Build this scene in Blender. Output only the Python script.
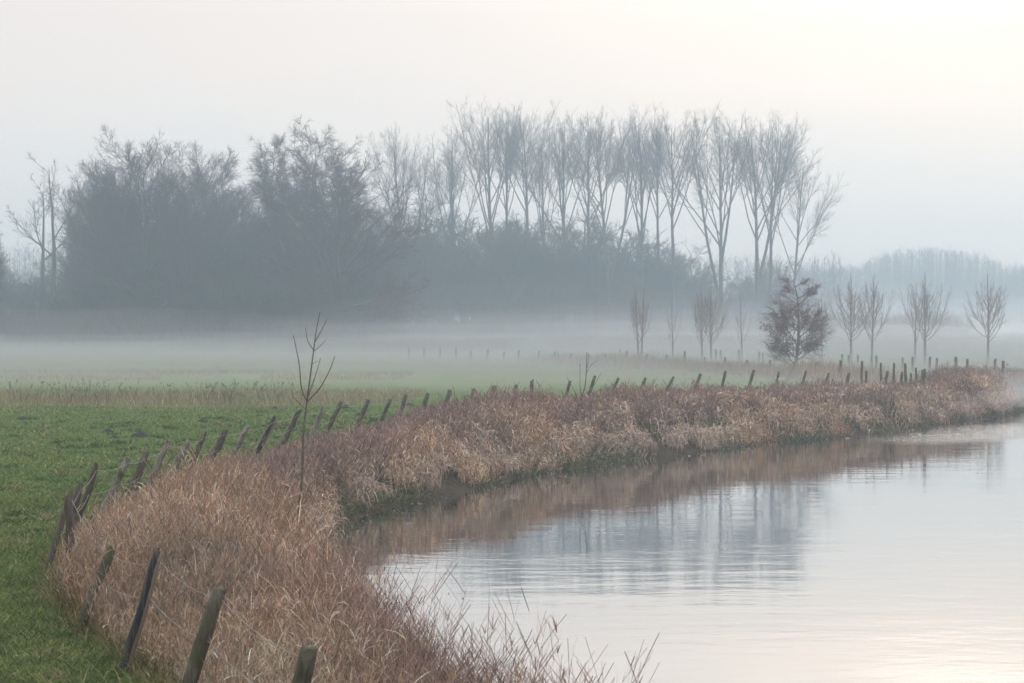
import bpy, math, random
import numpy as np

R = math.radians
scene = bpy.context.scene
for o in list(bpy.data.objects):
    bpy.data.objects.remove(o)

# ------------------------------------------------------------------ camera
F = 2000.0      # focal length in pixels of a 1024 wide frame
HZ = 322.0      # pixel row of the horizon
CH = 3.2        # eye height above the meadow
cam_d = bpy.data.cameras.new("camera")
cam = bpy.data.objects.new("camera", cam_d)
scene.collection.objects.link(cam)
cam.location = (0, 0, CH)
cam.rotation_euler = (R(90), 0, 0)
cam_d.sensor_width = 36.0
cam_d.lens = 36.0 * F / 1024.0
cam_d.shift_y = (HZ - 341.5) / 1024.0
cam_d.clip_start = 0.5
cam_d.clip_end = 9000.0
cam_d.dof.use_dof = True
cam_d.dof.focus_distance = 42.0
cam_d.dof.aperture_fstop = 9.0
scene.camera = cam

# ------------------------------------------------------------------ light
SUN_AZ, SUN_EL = 14.0, 26.0     # degrees right of the view, above the horizon
world = bpy.data.worlds.new("World")
scene.world = world
world.use_nodes = True
wn, wl = world.node_tree.nodes, world.node_tree.links
wn.clear()


def N(nodes, t, **kw):
    n = nodes.new(t)
    for k, v in kw.items():
        if hasattr(n, k):
            setattr(n, k, v)
        else:
            n.inputs[k].default_value = v
    return n


def ramp(nodes, stops, interp='LINEAR'):
    n = nodes.new('ShaderNodeValToRGB')
    n.color_ramp.interpolation = interp
    e = n.color_ramp.elements
    while len(e) < len(stops):
        e.new(0.5)
    for k, (p, c) in enumerate(stops):
        e[k].position = p
        e[k].color = (*c, 1)
    return n


sky = N(wn, 'ShaderNodeTexSky', sky_type='NISHITA', sun_disc=False)
sky.sun_elevation = R(SUN_EL)
sky.sun_rotation = R(SUN_AZ)
sky.dust_density = 3.0
bg1 = N(wn, 'ShaderNodeBackground', Strength=0.08)
wl.new(sky.outputs[0], bg1.inputs[0])
tc = N(wn, 'ShaderNodeTexCoord')
sep = N(wn, 'ShaderNodeSeparateXYZ')
wl.new(tc.outputs['Generated'], sep.inputs[0])
# cloud deck: soft grey white, thinner and brighter towards the hidden sun
el = ramp(wn, [(0.0, (0.85, 0.755, 0.72)), (0.10, (0.84, 0.765, 0.735)), (0.15, (0.83, 0.76, 0.735)), (0.26, (1.05, 1.03, 1.03)), (0.35, (1.25, 1.25, 1.26)), (1.0, (1.55, 1.57, 1.62))])
wl.new(sep.outputs['Z'], el.inputs[0])
sund = (math.sin(R(12)) * math.cos(R(9.8)), math.cos(R(12)) * math.cos(R(9.8)), math.sin(R(9.8)))
sq = N(wn, 'ShaderNodeVectorMath', operation='SUBTRACT')
wl.new(tc.outputs['Generated'], sq.inputs[0])
sq.inputs[1].default_value = sund
sc_ = N(wn, 'ShaderNodeVectorMath', operation='MULTIPLY')
wl.new(sq.outputs[0], sc_.inputs[0])
sc_.inputs[1].default_value = (0.55, 0.55, 2.0)
nz = N(wn, 'ShaderNodeTexNoise', Scale=5.0, Detail=4.0)
mp = N(wn, 'ShaderNodeMapping')
mp.inputs['Scale'].default_value = (1, 1, 5)
wl.new(tc.outputs['Generated'], mp.inputs[0])
wl.new(mp.outputs[0], nz.inputs['Vector'])
ln = N(wn, 'ShaderNodeVectorMath', operation='LENGTH')
wl.new(sc_.outputs[0], ln.inputs[0])
m1 = N(wn, 'ShaderNodeMath', operation='MULTIPLY_ADD')
wl.new(nz.outputs[0], m1.inputs[0])
m1.inputs[1].default_value = 0.10
wl.new(ln.outputs['Value'], m1.inputs[2])
gl = ramp(wn, [(0.045, (0.62, 0.48, 0.34)), (0.09, (0.22, 0.14, 0.08)), (0.14, (0.05, 0.03, 0.012)), (0.20, (0, 0, 0))], 'EASE')
wl.new(m1.outputs[0], gl.inputs[0])
cadd = N(wn, 'ShaderNodeMix', data_type='RGBA', blend_type='ADD')
cadd.inputs[0].default_value = 1.0
wl.new(el.outputs[0], cadd.inputs[6])
wl.new(gl.outputs[0], cadd.inputs[7])
bg2 = N(wn, 'ShaderNodeBackground', Strength=1.0)
wl.new(cadd.outputs[2], bg2.inputs[0])
mx = N(wn, 'ShaderNodeMixShader', Fac=0.88)
wl.new(bg1.outputs[0], mx.inputs[1])
wl.new(bg2.outputs[0], mx.inputs[2])
wo = N(wn, 'ShaderNodeOutputWorld')
wl.new(mx.outputs[0], wo.inputs[0])

sun_d = bpy.data.lights.new("sun", 'SUN')
sun_d.energy = 0.55
sun_d.angle = R(30)
sun_d.color = (1.0, 0.93, 0.89)
sun = bpy.data.objects.new("sun", sun_d)
scene.collection.objects.link(sun)
sun.location = (40, 0, 60)
sun.rotation_euler = (R(90 - SUN_EL), 0, R(180 - SUN_AZ))

scene.view_settings.view_transform = 'Standard'
scene.view_settings.look = 'None'
scene.view_settings.gamma = 1.0
scene.view_settings.exposure = 0.14
cy = scene.cycles
cy.max_bounces = 6
cy.diffuse_bounces = 2
cy.glossy_bounces = 2
cy.transmission_bounces = 2
cy.volume_bounces = 4
cy.transparent_max_bounces = 6
cy.use_denoising = True
cy.caustics_reflective = False
cy.sample_clamp_indirect = 4.0

# ------------------------------------------------------------------ helpers
rng = np.random.default_rng(11)
C = scene.collection


def at(px, py, d):
    return np.array([(px - 512.0) / F * d, d, CH - (py - HZ) / F * d])


def mkmesh(name, V, Q=None, T=None, cols=None, smooth=False):
    """V (n,3), Q (m,4) quads, T (k,3) tris, cols (n,3) base colours"""
    V = np.asarray(V, dtype=np.float32).reshape(-1, 3)
    me = bpy.data.meshes.new(name)
    me.vertices.add(len(V))
    me.vertices.foreach_set('co', V.ravel())
    parts, starts, n = [], [], 0
    for A, k in ((Q, 4), (T, 3)):
        if A is not None and len(A):
            A = np.asarray(A, dtype=np.int32)
            parts.append(A.ravel())
            starts.append(n + np.arange(len(A), dtype=np.int32) * k)
            n += A.size
    me.loops.add(n)
    me.loops.foreach_set('vertex_index', np.concatenate(parts))
    st = np.concatenate(starts)
    me.polygons.add(len(st))
    me.polygons.foreach_set('loop_start', st)
    if smooth:
        me.polygons.foreach_set('use_smooth', np.ones(len(st), dtype=bool))
    me.update(calc_edges=True)
    if cols is not None:
        a = me.attributes.new('tint', 'FLOAT_COLOR', 'POINT')
        c4 = np.ones((len(V), 4), dtype=np.float32)
        c4[:, :3] = cols
        a.data.foreach_set('color', c4.ravel())
    return me


class MB:
    """collects arrays of vertices and faces for one mesh"""
    def __init__(s):
        s.V, s.Q, s.T, s.Cc, s.n = [], [], [], [], 0

    def add(s, V, Q=None, T=None, col=None):
        V = np.asarray(V).reshape(-1, 3)
        if Q is not None and len(Q):
            s.Q.append(np.asarray(Q) + s.n)
        if T is not None and len(T):
            s.T.append(np.asarray(T) + s.n)
        if col is not None:
            col = np.asarray(col)
            s.Cc.append(np.broadcast_to(col, V.shape) if col.ndim == 1 else col.reshape(-1, 3))
        s.V.append(V)
        s.n += len(V)

    def mesh(s, name, smooth=False):
        return mkmesh(name, np.concatenate(s.V), np.concatenate(s.Q) if s.Q else None,
                      np.concatenate(s.T) if s.T else None, np.concatenate(s.Cc) if s.Cc else None, smooth)


def obj(name, me, mat=None, parent=None, loc=None):
    o = bpy.data.objects.new(name, me)
    C.objects.link(o)
    if mat is not None and not me.materials:
        me.materials.append(mat)
    if parent is not None:
        o.parent = parent
    if loc is not None:
        o.location = loc
    return o


def thing(name, label, cat, loc=(0, 0, 0), rz=0.0, group=None):
    o = bpy.data.objects.new(name, None)
    o.empty_display_size = 0.3
    C.objects.link(o)
    o.location = loc
    o.rotation_euler = (0, 0, rz)
    o['label'] = label
    o['category'] = cat
    if group:
        o['group'] = group
    return o


def norm(a):
    return a / np.maximum(np.linalg.norm(a, axis=-1, keepdims=True), 1e-9)


def tubes(P, Rr, s=3):
    """P (B,n,3) polylines, Rr (B,n) radii -> verts, quads"""
    B, n, _ = P.shape
    t = norm(np.gradient(P, axis=1)) if n > 2 else norm(np.repeat(P[:, 1:] - P[:, :1], 2, axis=1))
    m = norm(P[:, -1] - P[:, 0])
    ref = np.where(np.abs(m[:, 2:3]) > 0.8, np.array([[1.0, 0.1, 0]]), np.array([[0, 0, 1.0]]))[:, None, :]
    u = norm(np.cross(t, ref))
    v = np.cross(t, u)
    a = np.arange(s) * 2 * np.pi / s
    ring = u[:, :, None, :] * np.cos(a)[None, None, :, None] + v[:, :, None, :] * np.sin(a)[None, None, :, None]
    V = P[:, :, None, :] + ring * Rr[:, :, None, None]
    b = (np.arange(B) * n * s)[:, None, None]
    i = (np.arange(n - 1) * s)[None, :, None]
    k = np.arange(s)[None, None, :]
    k2 = (k + 1) % s
    Q = np.stack([b + i + k, b + i + k2, b + i + s + k2, b + i + s + k], -1).reshape(-1, 4)
    return V.reshape(-1, 3), Q


def ribbons(P0, D, L, droop, w, nseg=3, face=None, tip=0.15):
    """curved blades: start P0 (N,3), direction D, length L, droop (N), half width w; returns verts, quads"""
    n = len(P0)
    D = norm(D)
    P = [P0]
    d = D
    step = (L / nseg)[:, None]
    for k in range(nseg):
        P.append(P[-1] + d * step)
        d = norm(d + np.stack([np.zeros(n), np.zeros(n), -droop], 1))
    P = np.stack(P, 1)
    if face is None:
        a = rng.uniform(0, 2 * np.pi, n)
        face = np.stack([np.cos(a), np.sin(a), rng.normal(0, .25, n)], 1)
    side = norm(np.cross(D, face))
    prof = np.interp(np.linspace(0, 1, nseg + 1), [0, .35, 1], [.75, 1.0, tip])
    off = side[:, None, :] * (w[:, None] * prof[None, :])[:, :, None]
    V = np.stack([P - off, P + off], 2)      # n, nseg+1, 2, 3
    b = (np.arange(n) * (nseg + 1) * 2)[:, None]
    i = (np.arange(nseg) * 2)[None, :]
    Q = np.stack([b + i, b + i + 1, b + i + 3, b + i + 2], -1).reshape(-1, 4)
    return V.reshape(-1, 3), Q, P


def noise2(x, y, sc, seed=0):
    """smooth value noise in 0..1"""
    r = np.random.default_rng(seed)
    G = r.random((256, 256))
    x = np.asarray(x) / sc + 1000.3
    y = np.asarray(y) / sc + 1000.7
    xi, yi = np.floor(x).astype(int), np.floor(y).astype(int)
    fx, fy = x - xi, y - yi
    fx, fy = fx * fx * (3 - 2 * fx), fy * fy * (3 - 2 * fy)
    g = lambda a, b: G[a % 256, b % 256]
    return (g(xi, yi) * (1 - fx) * (1 - fy) + g(xi + 1, yi) * fx * (1 - fy) + g(xi, yi + 1) * (1 - fx) * fy + g(xi + 1, yi + 1) * fx * fy)


# ------------------------------------------------------------------ materials
def mat(name):
    m = bpy.data.materials.new(name)
    m.use_nodes = True
    nt = m.node_tree
    return m, nt.nodes, nt.links, nt.nodes['Principled BSDF']


def tint_mat(name, rough=0.8, gain=1.0, trans=0.0):
    m, n, l, p = mat(name)
    a = N(n, 'ShaderNodeAttribute', attribute_name='tint')
    l.new(a.outputs['Color'], p.inputs['Base Color'])
    p.inputs['Roughness'].default_value = rough
    p.inputs['Specular IOR Level'].default_value = 0.25
    return m


def bark_mat(name, c1, c2, scale=3.0):
    m, n, l, p = mat(name)
    t = N(n, 'ShaderNodeTexCoord')
    mpp = N(n, 'ShaderNodeMapping')
    mpp.inputs['Scale'].default_value = (1, 1, 0.35)
    l.new(t.outputs['Object'], mpp.inputs[0])
    z = N(n, 'ShaderNodeTexNoise', Scale=scale, Detail=5.0)
    l.new(mpp.outputs[0], z.inputs['Vector'])
    r = ramp(n, [(0.35, c1), (0.68, c2)])
    l.new(z.outputs[0], r.inputs[0])
    l.new(r.outputs[0], p.inputs['Base Color'])
    p.inputs['Roughness'].default_value = 0.9
    p.inputs['Specular IOR Level'].default_value = 0.2
    return m


M_blade = tint_mat('dry_blades')
M_green = tint_mat('green_blades', 0.7)
M_pop = bark_mat('poplar_bark', (0.075, 0.07, 0.06), (0.14, 0.13, 0.11))
M_poptw = bark_mat('poplar_twigs', (0.075, 0.065, 0.055), (0.12, 0.10, 0.085))
M_oak = bark_mat('dark_bark', (0.045, 0.05, 0.035), (0.10, 0.095, 0.07))
M_oaktw = bark_mat('dark_twigs', (0.055, 0.045, 0.045), (0.085, 0.065, 0.06), 0.25)
M_birch = bark_mat('birch_bark', (0.10, 0.09, 0.08), (0.55, 0.53, 0.50), 1.6)
M_birtw = bark_mat('birch_twigs', (0.07, 0.045, 0.045), (0.10, 0.065, 0.062), 0.25)
M_mid = bark_mat('grey_bark', (.12, .115, .10), (.26, .25, .23), 1.2)
M_will = bark_mat('young_bark', (0.15, 0.13, 0.11), (0.24, 0.205, 0.17))
M_willtw = bark_mat('young_shoots', (0.17, 0.12, 0.105), (0.24, 0.17, 0.145))
M_shrub = bark_mat('shrub_twigs', (0.05, 0.06, 0.045), (0.09, 0.085, 0.07), 0.2)
M_sap = bark_mat('sapling_bark', (0.09, 0.085, 0.06), (0.16, 0.13, 0.10), 12)

# ------------------------------------------------------------------ lie of the land
WZ = -1.15
EF = [  # water's edge (x,y) | fence line (x,y)
    ((6.0, -40), (4.0, -40)), ((4.2, 2), (1.6, 2)), ((2.9, 9), (-0.1, 10)), ((1.6, 13), (-1.3, 13.3)), ((.45, 16), (-2.3, 15.9)),
    ((-.35, 18), (-3.15, 18.2)), ((-1.35, 20.5), (-4.15, 20.5)), ((-2.3, 24), (-5.35, 24)), ((-2.9, 28), (-5.9, 28)),
    ((-3.3, 32), (-6.05, 32)), ((-3.6, 36), (-5.9, 36)), ((-3.9, 40), (-5.7, 40)), ((-4.0, 43), (-5.3, 44)),
    ((-3.1, 47), (-4.8, 49)), ((-1.3, 52), (-3.75, 54)), ((.2, 56.5), (-2.6, 59.7)), ((2.7, 62), (-1.0, 66)),
    ((6.3, 67), (1.5, 71)), ((8.9, 72), (4.2, 77)), ((12.9, 76.3), (9.2, 82.3)), ((18.1, 84.5), (14.2, 85.6)),
    ((22.5, 93.), (18.6, 89)), ((24.9, 98.5), (20.4, 99)), ((25.7, 105), (21.5, 108)), ((28.5, 112), (27, 118)), ((36, 116), (36, 122)),
    ((60, 119), (60, 125)), ((200, 124), (200, 130)), ((1500, 150), (1500, 156))]
E = np.array([e for e, f in EF], float)
Ff = np.array([f for e, f in EF], float)
RB = np.array([(30, -40), (30, 10), (34, 40), (46, 66), (70, 84), (120, 94), (200, 100), (1500, 126)], float)


def resample(A, n=400):
    s = np.r_[0, np.cumsum(np.linalg.norm(np.diff(A, axis=0), axis=1))]
    q = np.linspace(0, s[-1], n)
    return np.stack([np.interp(q, s, A[:, 0]), np.interp(q, s, A[:, 1])], 1)


def sdist(x, y, poly):
    """signed distance to an open polyline, positive on its left side"""
    x, y = np.ravel(x), np.ravel(y)
    best = np.full(x.shape, 1e9)
    sg = np.ones(x.shape)
    for (ax, ay), (bx, by) in zip(poly[:-1], poly[1:]):
        dx, dy = bx - ax, by - ay
        L2 = dx * dx + dy * dy
        t = np.clip(((x - ax) * dx + (y - ay) * dy) / L2, 0, 1)
        qx, qy = x - (ax + t * dx), y - (ay + t * dy)
        d = np.hypot(qx, qy)
        cr = dx * (y - ay) - dy * (x - ax)
        m = d < best - 1e-9
        best = np.where(m, d, best)
        sg = np.where(m, np.sign(cr), sg)
    return best * np.where(sg == 0, 1, sg)


def sstep(a, b, x):
    t = np.clip((x - a) / (b - a), 0, 1)
    return t * t * (3 - 2 * t)


def ground_z(x, y):
    shp = np.shape(x)
    x, y = np.ravel(np.asarray(x, float)), np.ravel(np.asarray(y, float))
    sl = sdist(x, y, E)            # + on the meadow side
    sr = -sdist(x, y, RB)          # + on the far side of the river
    s = np.maximum(sl, sr)
    s = s + (noise2(x, y, 1.7, 3) - .5) * 0.7 * np.exp(-np.abs(s) / 3)
    up = WZ + (-WZ) * sstep(-0.25, 1.9, s) ** 0.8
    z = np.where(s > -0.25, up, np.maximum(WZ + (s + 0.25) * 0.7, -2.7))
    land = sstep(2.0, 6.0, s)
    z = z + land * ((noise2(x, y, 9, 5) - .5) * 0.10 + (noise2(x, y, 2.3, 6) - .5) * 0.04)
    z = z + 0.5 * sstep(170, 240, y) * sstep(-10, -50, x)
    z = z + 6.0 * sstep(420, 700, y)
    return z.reshape(shp)


def axis(parts):
    return np.unique(np.concatenate([np.arange(a, b, s) for a, b, s in parts] + [[parts[-1][1]]]))


gx = axis([(-4000, -600, 400), (-600, -120, 30), (-120, -30, 4), (-30, -9, 1.0), (-9, 29, 0.3), (29, 60, 1.5), (60, 140, 6), (140, 600, 40), (600, 4000, 400)])
gy = axis([(-300, -40, 20), (-40, 6, 2), (6, 30, .3), (30, 115, 0.4), (115, 135, 1.0), (135, 330, 5), (330, 900, 30), (900, 8000, 500)])
X, Y = np.meshgrid(gx, gy)
Z = ground_z(X, Y)
nx, ny = len(gx), len(gy)
ii, jj = np.meshgrid(np.arange(nx - 1), np.arange(ny - 1))
b0 = (jj * nx + ii).ravel()
ground_me = mkmesh('ground', np.stack([X, Y, Z], -1).reshape(-1, 3), np.stack([b0, b0 + 1, b0 + nx + 1, b0 + nx], 1), smooth=True)

gm, n, l, p = mat('meadow_ground')
geo = N(n, 'ShaderNodeNewGeometry')
sp = N(n, 'ShaderNodeSeparateXYZ')
l.new(geo.outputs['Position'], sp.inputs[0])


def noise_node(scale, detail=4.0, vec=None, rough=0.55):
    z = N(n, 'ShaderNodeTexNoise', Scale=scale, Detail=detail, Roughness=rough)
    l.new((vec or geo.outputs['Position']), z.inputs['Vector'])
    return z.outputs[0]


def math_(op, a, b=None, c=None):
    m = N(n, 'ShaderNodeMath', operation=op)
    for k, v in enumerate((a, b, c)):
        if v is None:
            continue
        if isinstance(v, (int, float)):
            m.inputs[k].default_value = v
        else:
            l.new(v, m.inputs[k])
    return m.outputs[0]


def mixc(f, a, b):
    m = N(n, 'ShaderNodeMix', data_type='RGBA')
    if isinstance(f, (int, float)):
        m.inputs[0].default_value = f
    else:
        l.new(f, m.inputs[0])
    for k, v in ((6, a), (7, b)):
        if isinstance(v, tuple):
            m.inputs[k].default_value = (*v, 1)
        else:
            l.new(v, m.inputs[k])
    return m.outputs[2]


def mrange(v, a, b, c=0.0, d=1.0):
    m = N(n, 'ShaderNodeMapRange', interpolation_type='SMOOTHSTEP')
    l.new(v, m.inputs[0])
    for k, q in zip((1, 2, 3, 4), (a, b, c, d)):
        m.inputs[k].default_value = q
    return m.outputs[0]


g_fine = ramp(n, [(0.3, (0.028, 0.05, 0.012)), (0.5, (0.075, 0.125, 0.026)), (0.75, (0.13, 0.175, 0.045))])
l.new(noise_node(9.0, 6.0, rough=0.7), g_fine.inputs[0])
g_big = ramp(n, [(0.35, (0.07, 0.13, 0.022)), (0.65, (0.115, 0.165, 0.038))])
l.new(noise_node(0.22, 3.0), g_big.inputs[0])
col = mixc(0.5, g_fine.outputs[0], g_big.outputs[0])
# paler straw in the rough strip and the tussocky ground beyond it
ydis = math_('MULTIPLY_ADD', noise_node(0.12, 3.0), 14.0, sp.outputs['Y'])      # y + 0..14
straw = ramp(n, [(0.3, (0.11, 0.105, 0.045)), (0.7, (0.24, 0.18, 0.10))])
l.new(noise_node(3.0, 5.0), straw.inputs[0])
rough1 = math_('MULTIPLY', mrange(ydis, 81, 84), mrange(ydis, 96, 90))
rough2 = math_('MULTIPLY', mrange(ydis, 118, 124), mrange(ydis, 142, 132))
patch = mrange(noise_node(0.35, 4.0), 0.42, 0.6)
leftm = mrange(sp.outputs['X'], -4, -14)
col = mixc(math_('MULTIPLY', math_('MULTIPLY', math_('MULTIPLY', rough1, leftm), patch), 0.7), col, straw.outputs[0])
col = mixc(math_('MULTIPLY', math_('MULTIPLY', rough2, patch), 0.85), col, straw.outputs[0])
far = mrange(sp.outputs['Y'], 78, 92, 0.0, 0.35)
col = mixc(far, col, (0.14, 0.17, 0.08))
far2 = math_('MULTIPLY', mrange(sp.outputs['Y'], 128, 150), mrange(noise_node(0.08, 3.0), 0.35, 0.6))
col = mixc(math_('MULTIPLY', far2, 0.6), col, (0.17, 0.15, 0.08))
# dead litter and mud on the bank
bank = mrange(sp.outputs['Z'], -0.10, -0.35)
litter = ramp(n, [(0.3, (0.035, 0.03, 0.02)), (0.6, (0.09, 0.065, 0.04)), (0.8, (0.05, 0.07, 0.025))])
l.new(noise_node(5.0, 6.0), litter.inputs[0])
col = mixc(bank, col, litter.outputs[0])
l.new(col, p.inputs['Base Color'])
p.inputs['Roughness'].default_value = 0.95
p.inputs['Specular IOR Level'].default_value = 0.1
bp = N(n, 'ShaderNodeBump', Strength=0.9, Distance=0.08)
l.new(noise_node(7.0, 8.0, rough=0.75), bp.inputs['Height'])
l.new(bp.outputs[0], p.inputs['Normal'])
gnd = obj('ground', ground_me, gm)
gnd['kind'] = 'structure'

# ------------------------------------------------------------------ river
wm, n, l, p = mat('river_water')
geo = N(n, 'ShaderNodeNewGeometry')
sp = N(n, 'ShaderNodeSeparateXYZ')
l.new(geo.outputs['Position'], sp.inputs[0])
p.inputs['Base Color'].default_value = (0.07, 0.075, 0.07, 1)
p.inputs['Roughness'].default_value = 0.04
p.inputs['IOR'].default_value = 1.4
mpw = N(n, 'ShaderNodeMapping')
mpw.inputs['Scale'].default_value = (0.9, 2.2, 1)
mpw.inputs['Rotation'].default_value = (0, 0, R(-18))
l.new(geo.outputs['Position'], mpw.inputs[0])
w1 = noise_node(0.55, 3.0, mpw.outputs[0])
w2 = noise_node(2.6, 3.0, mpw.outputs[0])
calm = mrange(noise_node(0.16, 3.0, mpw.outputs[0]), 0.40, 0.62, 0.05, 1.15)
dx = math_('SUBTRACT', sp.outputs['X'], 17.5)
dy = math_('SUBTRACT', sp.outputs['Y'], 79.0)
rr = math_('ADD', math_('POWER', math_('MULTIPLY', dx, 0.16), 2.0), math_('POWER', math_('MULTIPLY', math_('SUBTRACT', dy, math_('MULTIPLY', dx, 0.9)), 0.16), 2.0))
riffle = mrange(rr, 1.3, 0.2, 0.0, 1.0)
gls = N(n, 'ShaderNodeBsdfGlossy', Roughness=0.035, Color=(.86, .865, .865, 1))
msw = N(n, 'ShaderNodeMixShader', Fac=.71)
l.new(p.outputs[0], msw.inputs[1])
l.new(gls.outputs[0], msw.inputs[2])
l.new(msw.outputs[0], n['Material Output'].inputs['Surface'])
h = math_('ADD', math_('MULTIPLY', w1, 0.006), math_('MULTIPLY', math_('MULTIPLY', w2, calm), 0.0022))
w3 = noise_node(1.5, 4.0, mpw.outputs[0])
h = math_('ADD', h, math_('MULTIPLY', math_('MULTIPLY', w3, riffle), 0.03))
bp = N(n, 'ShaderNodeBump', Strength=1.0, Distance=1.0)
l.new(h, bp.inputs['Height'])
l.new(bp.outputs[0], p.inputs['Normal'])
l.new(bp.outputs[0], gls.inputs['Normal'])
wx = np.array([-8, 60, 300, 1500.])
wy = np.array([-45, 40, 128, 160.])
X, Y = np.meshgrid(wx, wy)
i4, j4 = np.meshgrid(np.arange(3), np.arange(3))
b0 = (j4 * 4 + i4).ravel()
river = obj('river', mkmesh('river', np.stack([X, Y, np.full_like(X, WZ)], -1).reshape(-1, 3), np.stack([b0, b0 + 1, b0 + 5, b0 + 4], 1)), wm)
river['kind'] = 'structure'


# ------------------------------------------------------------------ trees
def grow_trunk(base, top, npts=9, wig=0.02, r0=0.3, r1=0.03, bow=(0, 0), rs=None):
    base, top = np.array(base, float), np.array(top, float)
    t = np.linspace(0, 1, npts)[:, None]
    P = base * (1 - t) + top * t
    L = np.linalg.norm(top - base)
    w = np.cumsum(rs.normal(0, wig * L / npts, (npts, 2)), 0)
    P[:, :2] += w * (t * 1.0) + np.sin(t * np.pi) * np.array(bow)[None, :]
    Rr = r0 * (1 - t[:, 0]) ** 0.85 + r1
    Rr[0] *= 1.35
    return P[None], Rr[None]


def spawn(P, Rr, k, t0, t1, length, ang, up, wig, npts, rr, rtip=0.3, rs=None, rmin=0.0, asp=8.0, env=None, prop=1.15):
    """children of the polylines P; LENGTH(t, parent length) -> array"""
    B, n, _ = P.shape
    tt = (np.arange(k)[None, :] + rs.random((B, k))) / k
    tt = t0 + (t1 - t0) * tt
    f = tt * (n - 1)
    i = np.minimum(f.astype(int), n - 2)
    fr = (f - i)[..., None]
    bi = np.arange(B)[:, None]
    pos = P[bi, i] * (1 - fr) + P[bi, i + 1] * fr
    tan = norm(P[bi, i + 1] - P[bi, i])
    r = Rr[bi, i] * (1 - fr[..., 0]) + Rr[bi, i + 1] * fr[..., 0]
    PL = np.linalg.norm(np.diff(P, axis=1), axis=2).sum(1)[:, None]
    L = length(tt, PL) * rs.uniform(.75, 1.2, (B, k))
    az = np.arange(k)[None, :] * 2.4 + rs.uniform(0, 6.28, (B, 1)) + rs.normal(0, .5, (B, k))
    ref = np.where(np.abs(tan[..., 2:3]) > .85, np.array([1.0, 0, 0]), np.array([0, 0, 1.0]))
    u = norm(np.cross(tan, ref))
    v = np.cross(tan, u)
    a = np.radians(ang + rs.normal(0, asp, (B, k)))[..., None]
    d = tan * np.cos(a) + (u * np.cos(az)[..., None] + v * np.sin(az)[..., None]) * np.sin(a)
    pos, d, r, L = pos.reshape(-1, 3), d.reshape(-1, 3), r.ravel(), L.ravel()
    out = [pos]
    st = (L / (npts - 1))[:, None]
    for q in range(npts - 1):
        out.append(out[-1] + d * st)
        d = norm(d + np.array([0, 0, up]) + rs.normal(0, wig, d.shape))
    PP = np.stack(out, 1)
    r0 = np.maximum(np.minimum(r * rr, L * 0.03 + 0.004), rmin)
    RR = r0[:, None] * np.linspace(1, rtip, npts)[None, :]
    if prop and B > 1:
        ref_ = np.percentile(PL, 80)
        keep = rs.random((B, k)) < (PL / ref_) ** prop
        keep = keep.ravel()
        PP, RR = PP[keep], RR[keep]
    return PP, RR


def build_tree(name, label, cat, loc, rz, group, tm, cm, mt, mc, scale=(1, 1, 1)):
    t = thing(name, label, cat, loc, rz, group)
    obj('trunk', tm, mt, t)
    obj('crown', cm, mc, t)
    t.scale = scale
    return t


def poplar_mesh(seed, H=33.0, start=.34, lean=(0, 0), fork=None, spread=27.0):
    rs = np.random.default_rng(seed)
    P, Rr = grow_trunk((0, 0, -0.3), (lean[0], lean[1], H * .96), 12, .04, .36, .03, (rs.normal(0, .4), 0), rs)
    tm = MB()
    stems = [(P, Rr)]
    if fork:
        for (zf, tx, tz) in fork:
            k = int(zf * 11)
            b = P[0, k]
            n2 = 9
            t = np.linspace(0, 1, n2)[:, None]
            top = np.array([tx, rs.normal(0, 1), tz])
            Q = b * (1 - t) + top * t
            Q[:, :2] += np.sin(t * np.pi) * (top[:2] - b[:2]) * .14 + rs.normal(0, .1, (n2, 2)) * t
            stems.append((Q[None], (Rr[0, k] * .75 * (1 - t[:, 0]) ** .85 + .03)[None]))
    cm = MB()
    for si, (P, Rr) in enumerate(stems):
        V, Q = tubes(P, Rr, 8)
        tm.add(V, Q)
        s0 = start if si == 0 else .38
        nl = 17 if si == 0 else 9
        P1, R1 = spawn(P, Rr, nl, s0, .93, lambda t, L: L * (.92 * (1 - t) + .06), spread, .065, .05, 10, .5, .2, rs, .03, 8)
        V, Q = tubes(P1, R1, 5)
        tm.add(V, Q)
        P2, R2 = spawn(P1, R1, 13, .34, .99, lambda t, L: L * (.30 * (1 - t) + .10), 32, .06, .05, 6, .6, .25, rs, .016)
        V, Q = tubes(P2, R2, 4)
        cm.add(V, Q)
        P3, R3 = spawn(P2, R2, 10, .15, 1, lambda t, L: L * (.32 * (1 - t) + .2), 32, .06, .05, 4, .65, .3, rs, .011)
        V, Q = tubes(P3, R3, 3)
        cm.add(V, Q)
        P4, R4 = spawn(P3, R3, 6, .1, 1, lambda t, L: np.maximum(L * .5, .4), 32, .06, .05, 3, .8, .5, rs, .008)
        V, Q = tubes(P4, R4, 3)
        cm.add(V, Q)
    return tm.mesh('trunk', True), cm.mesh('crown')


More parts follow.
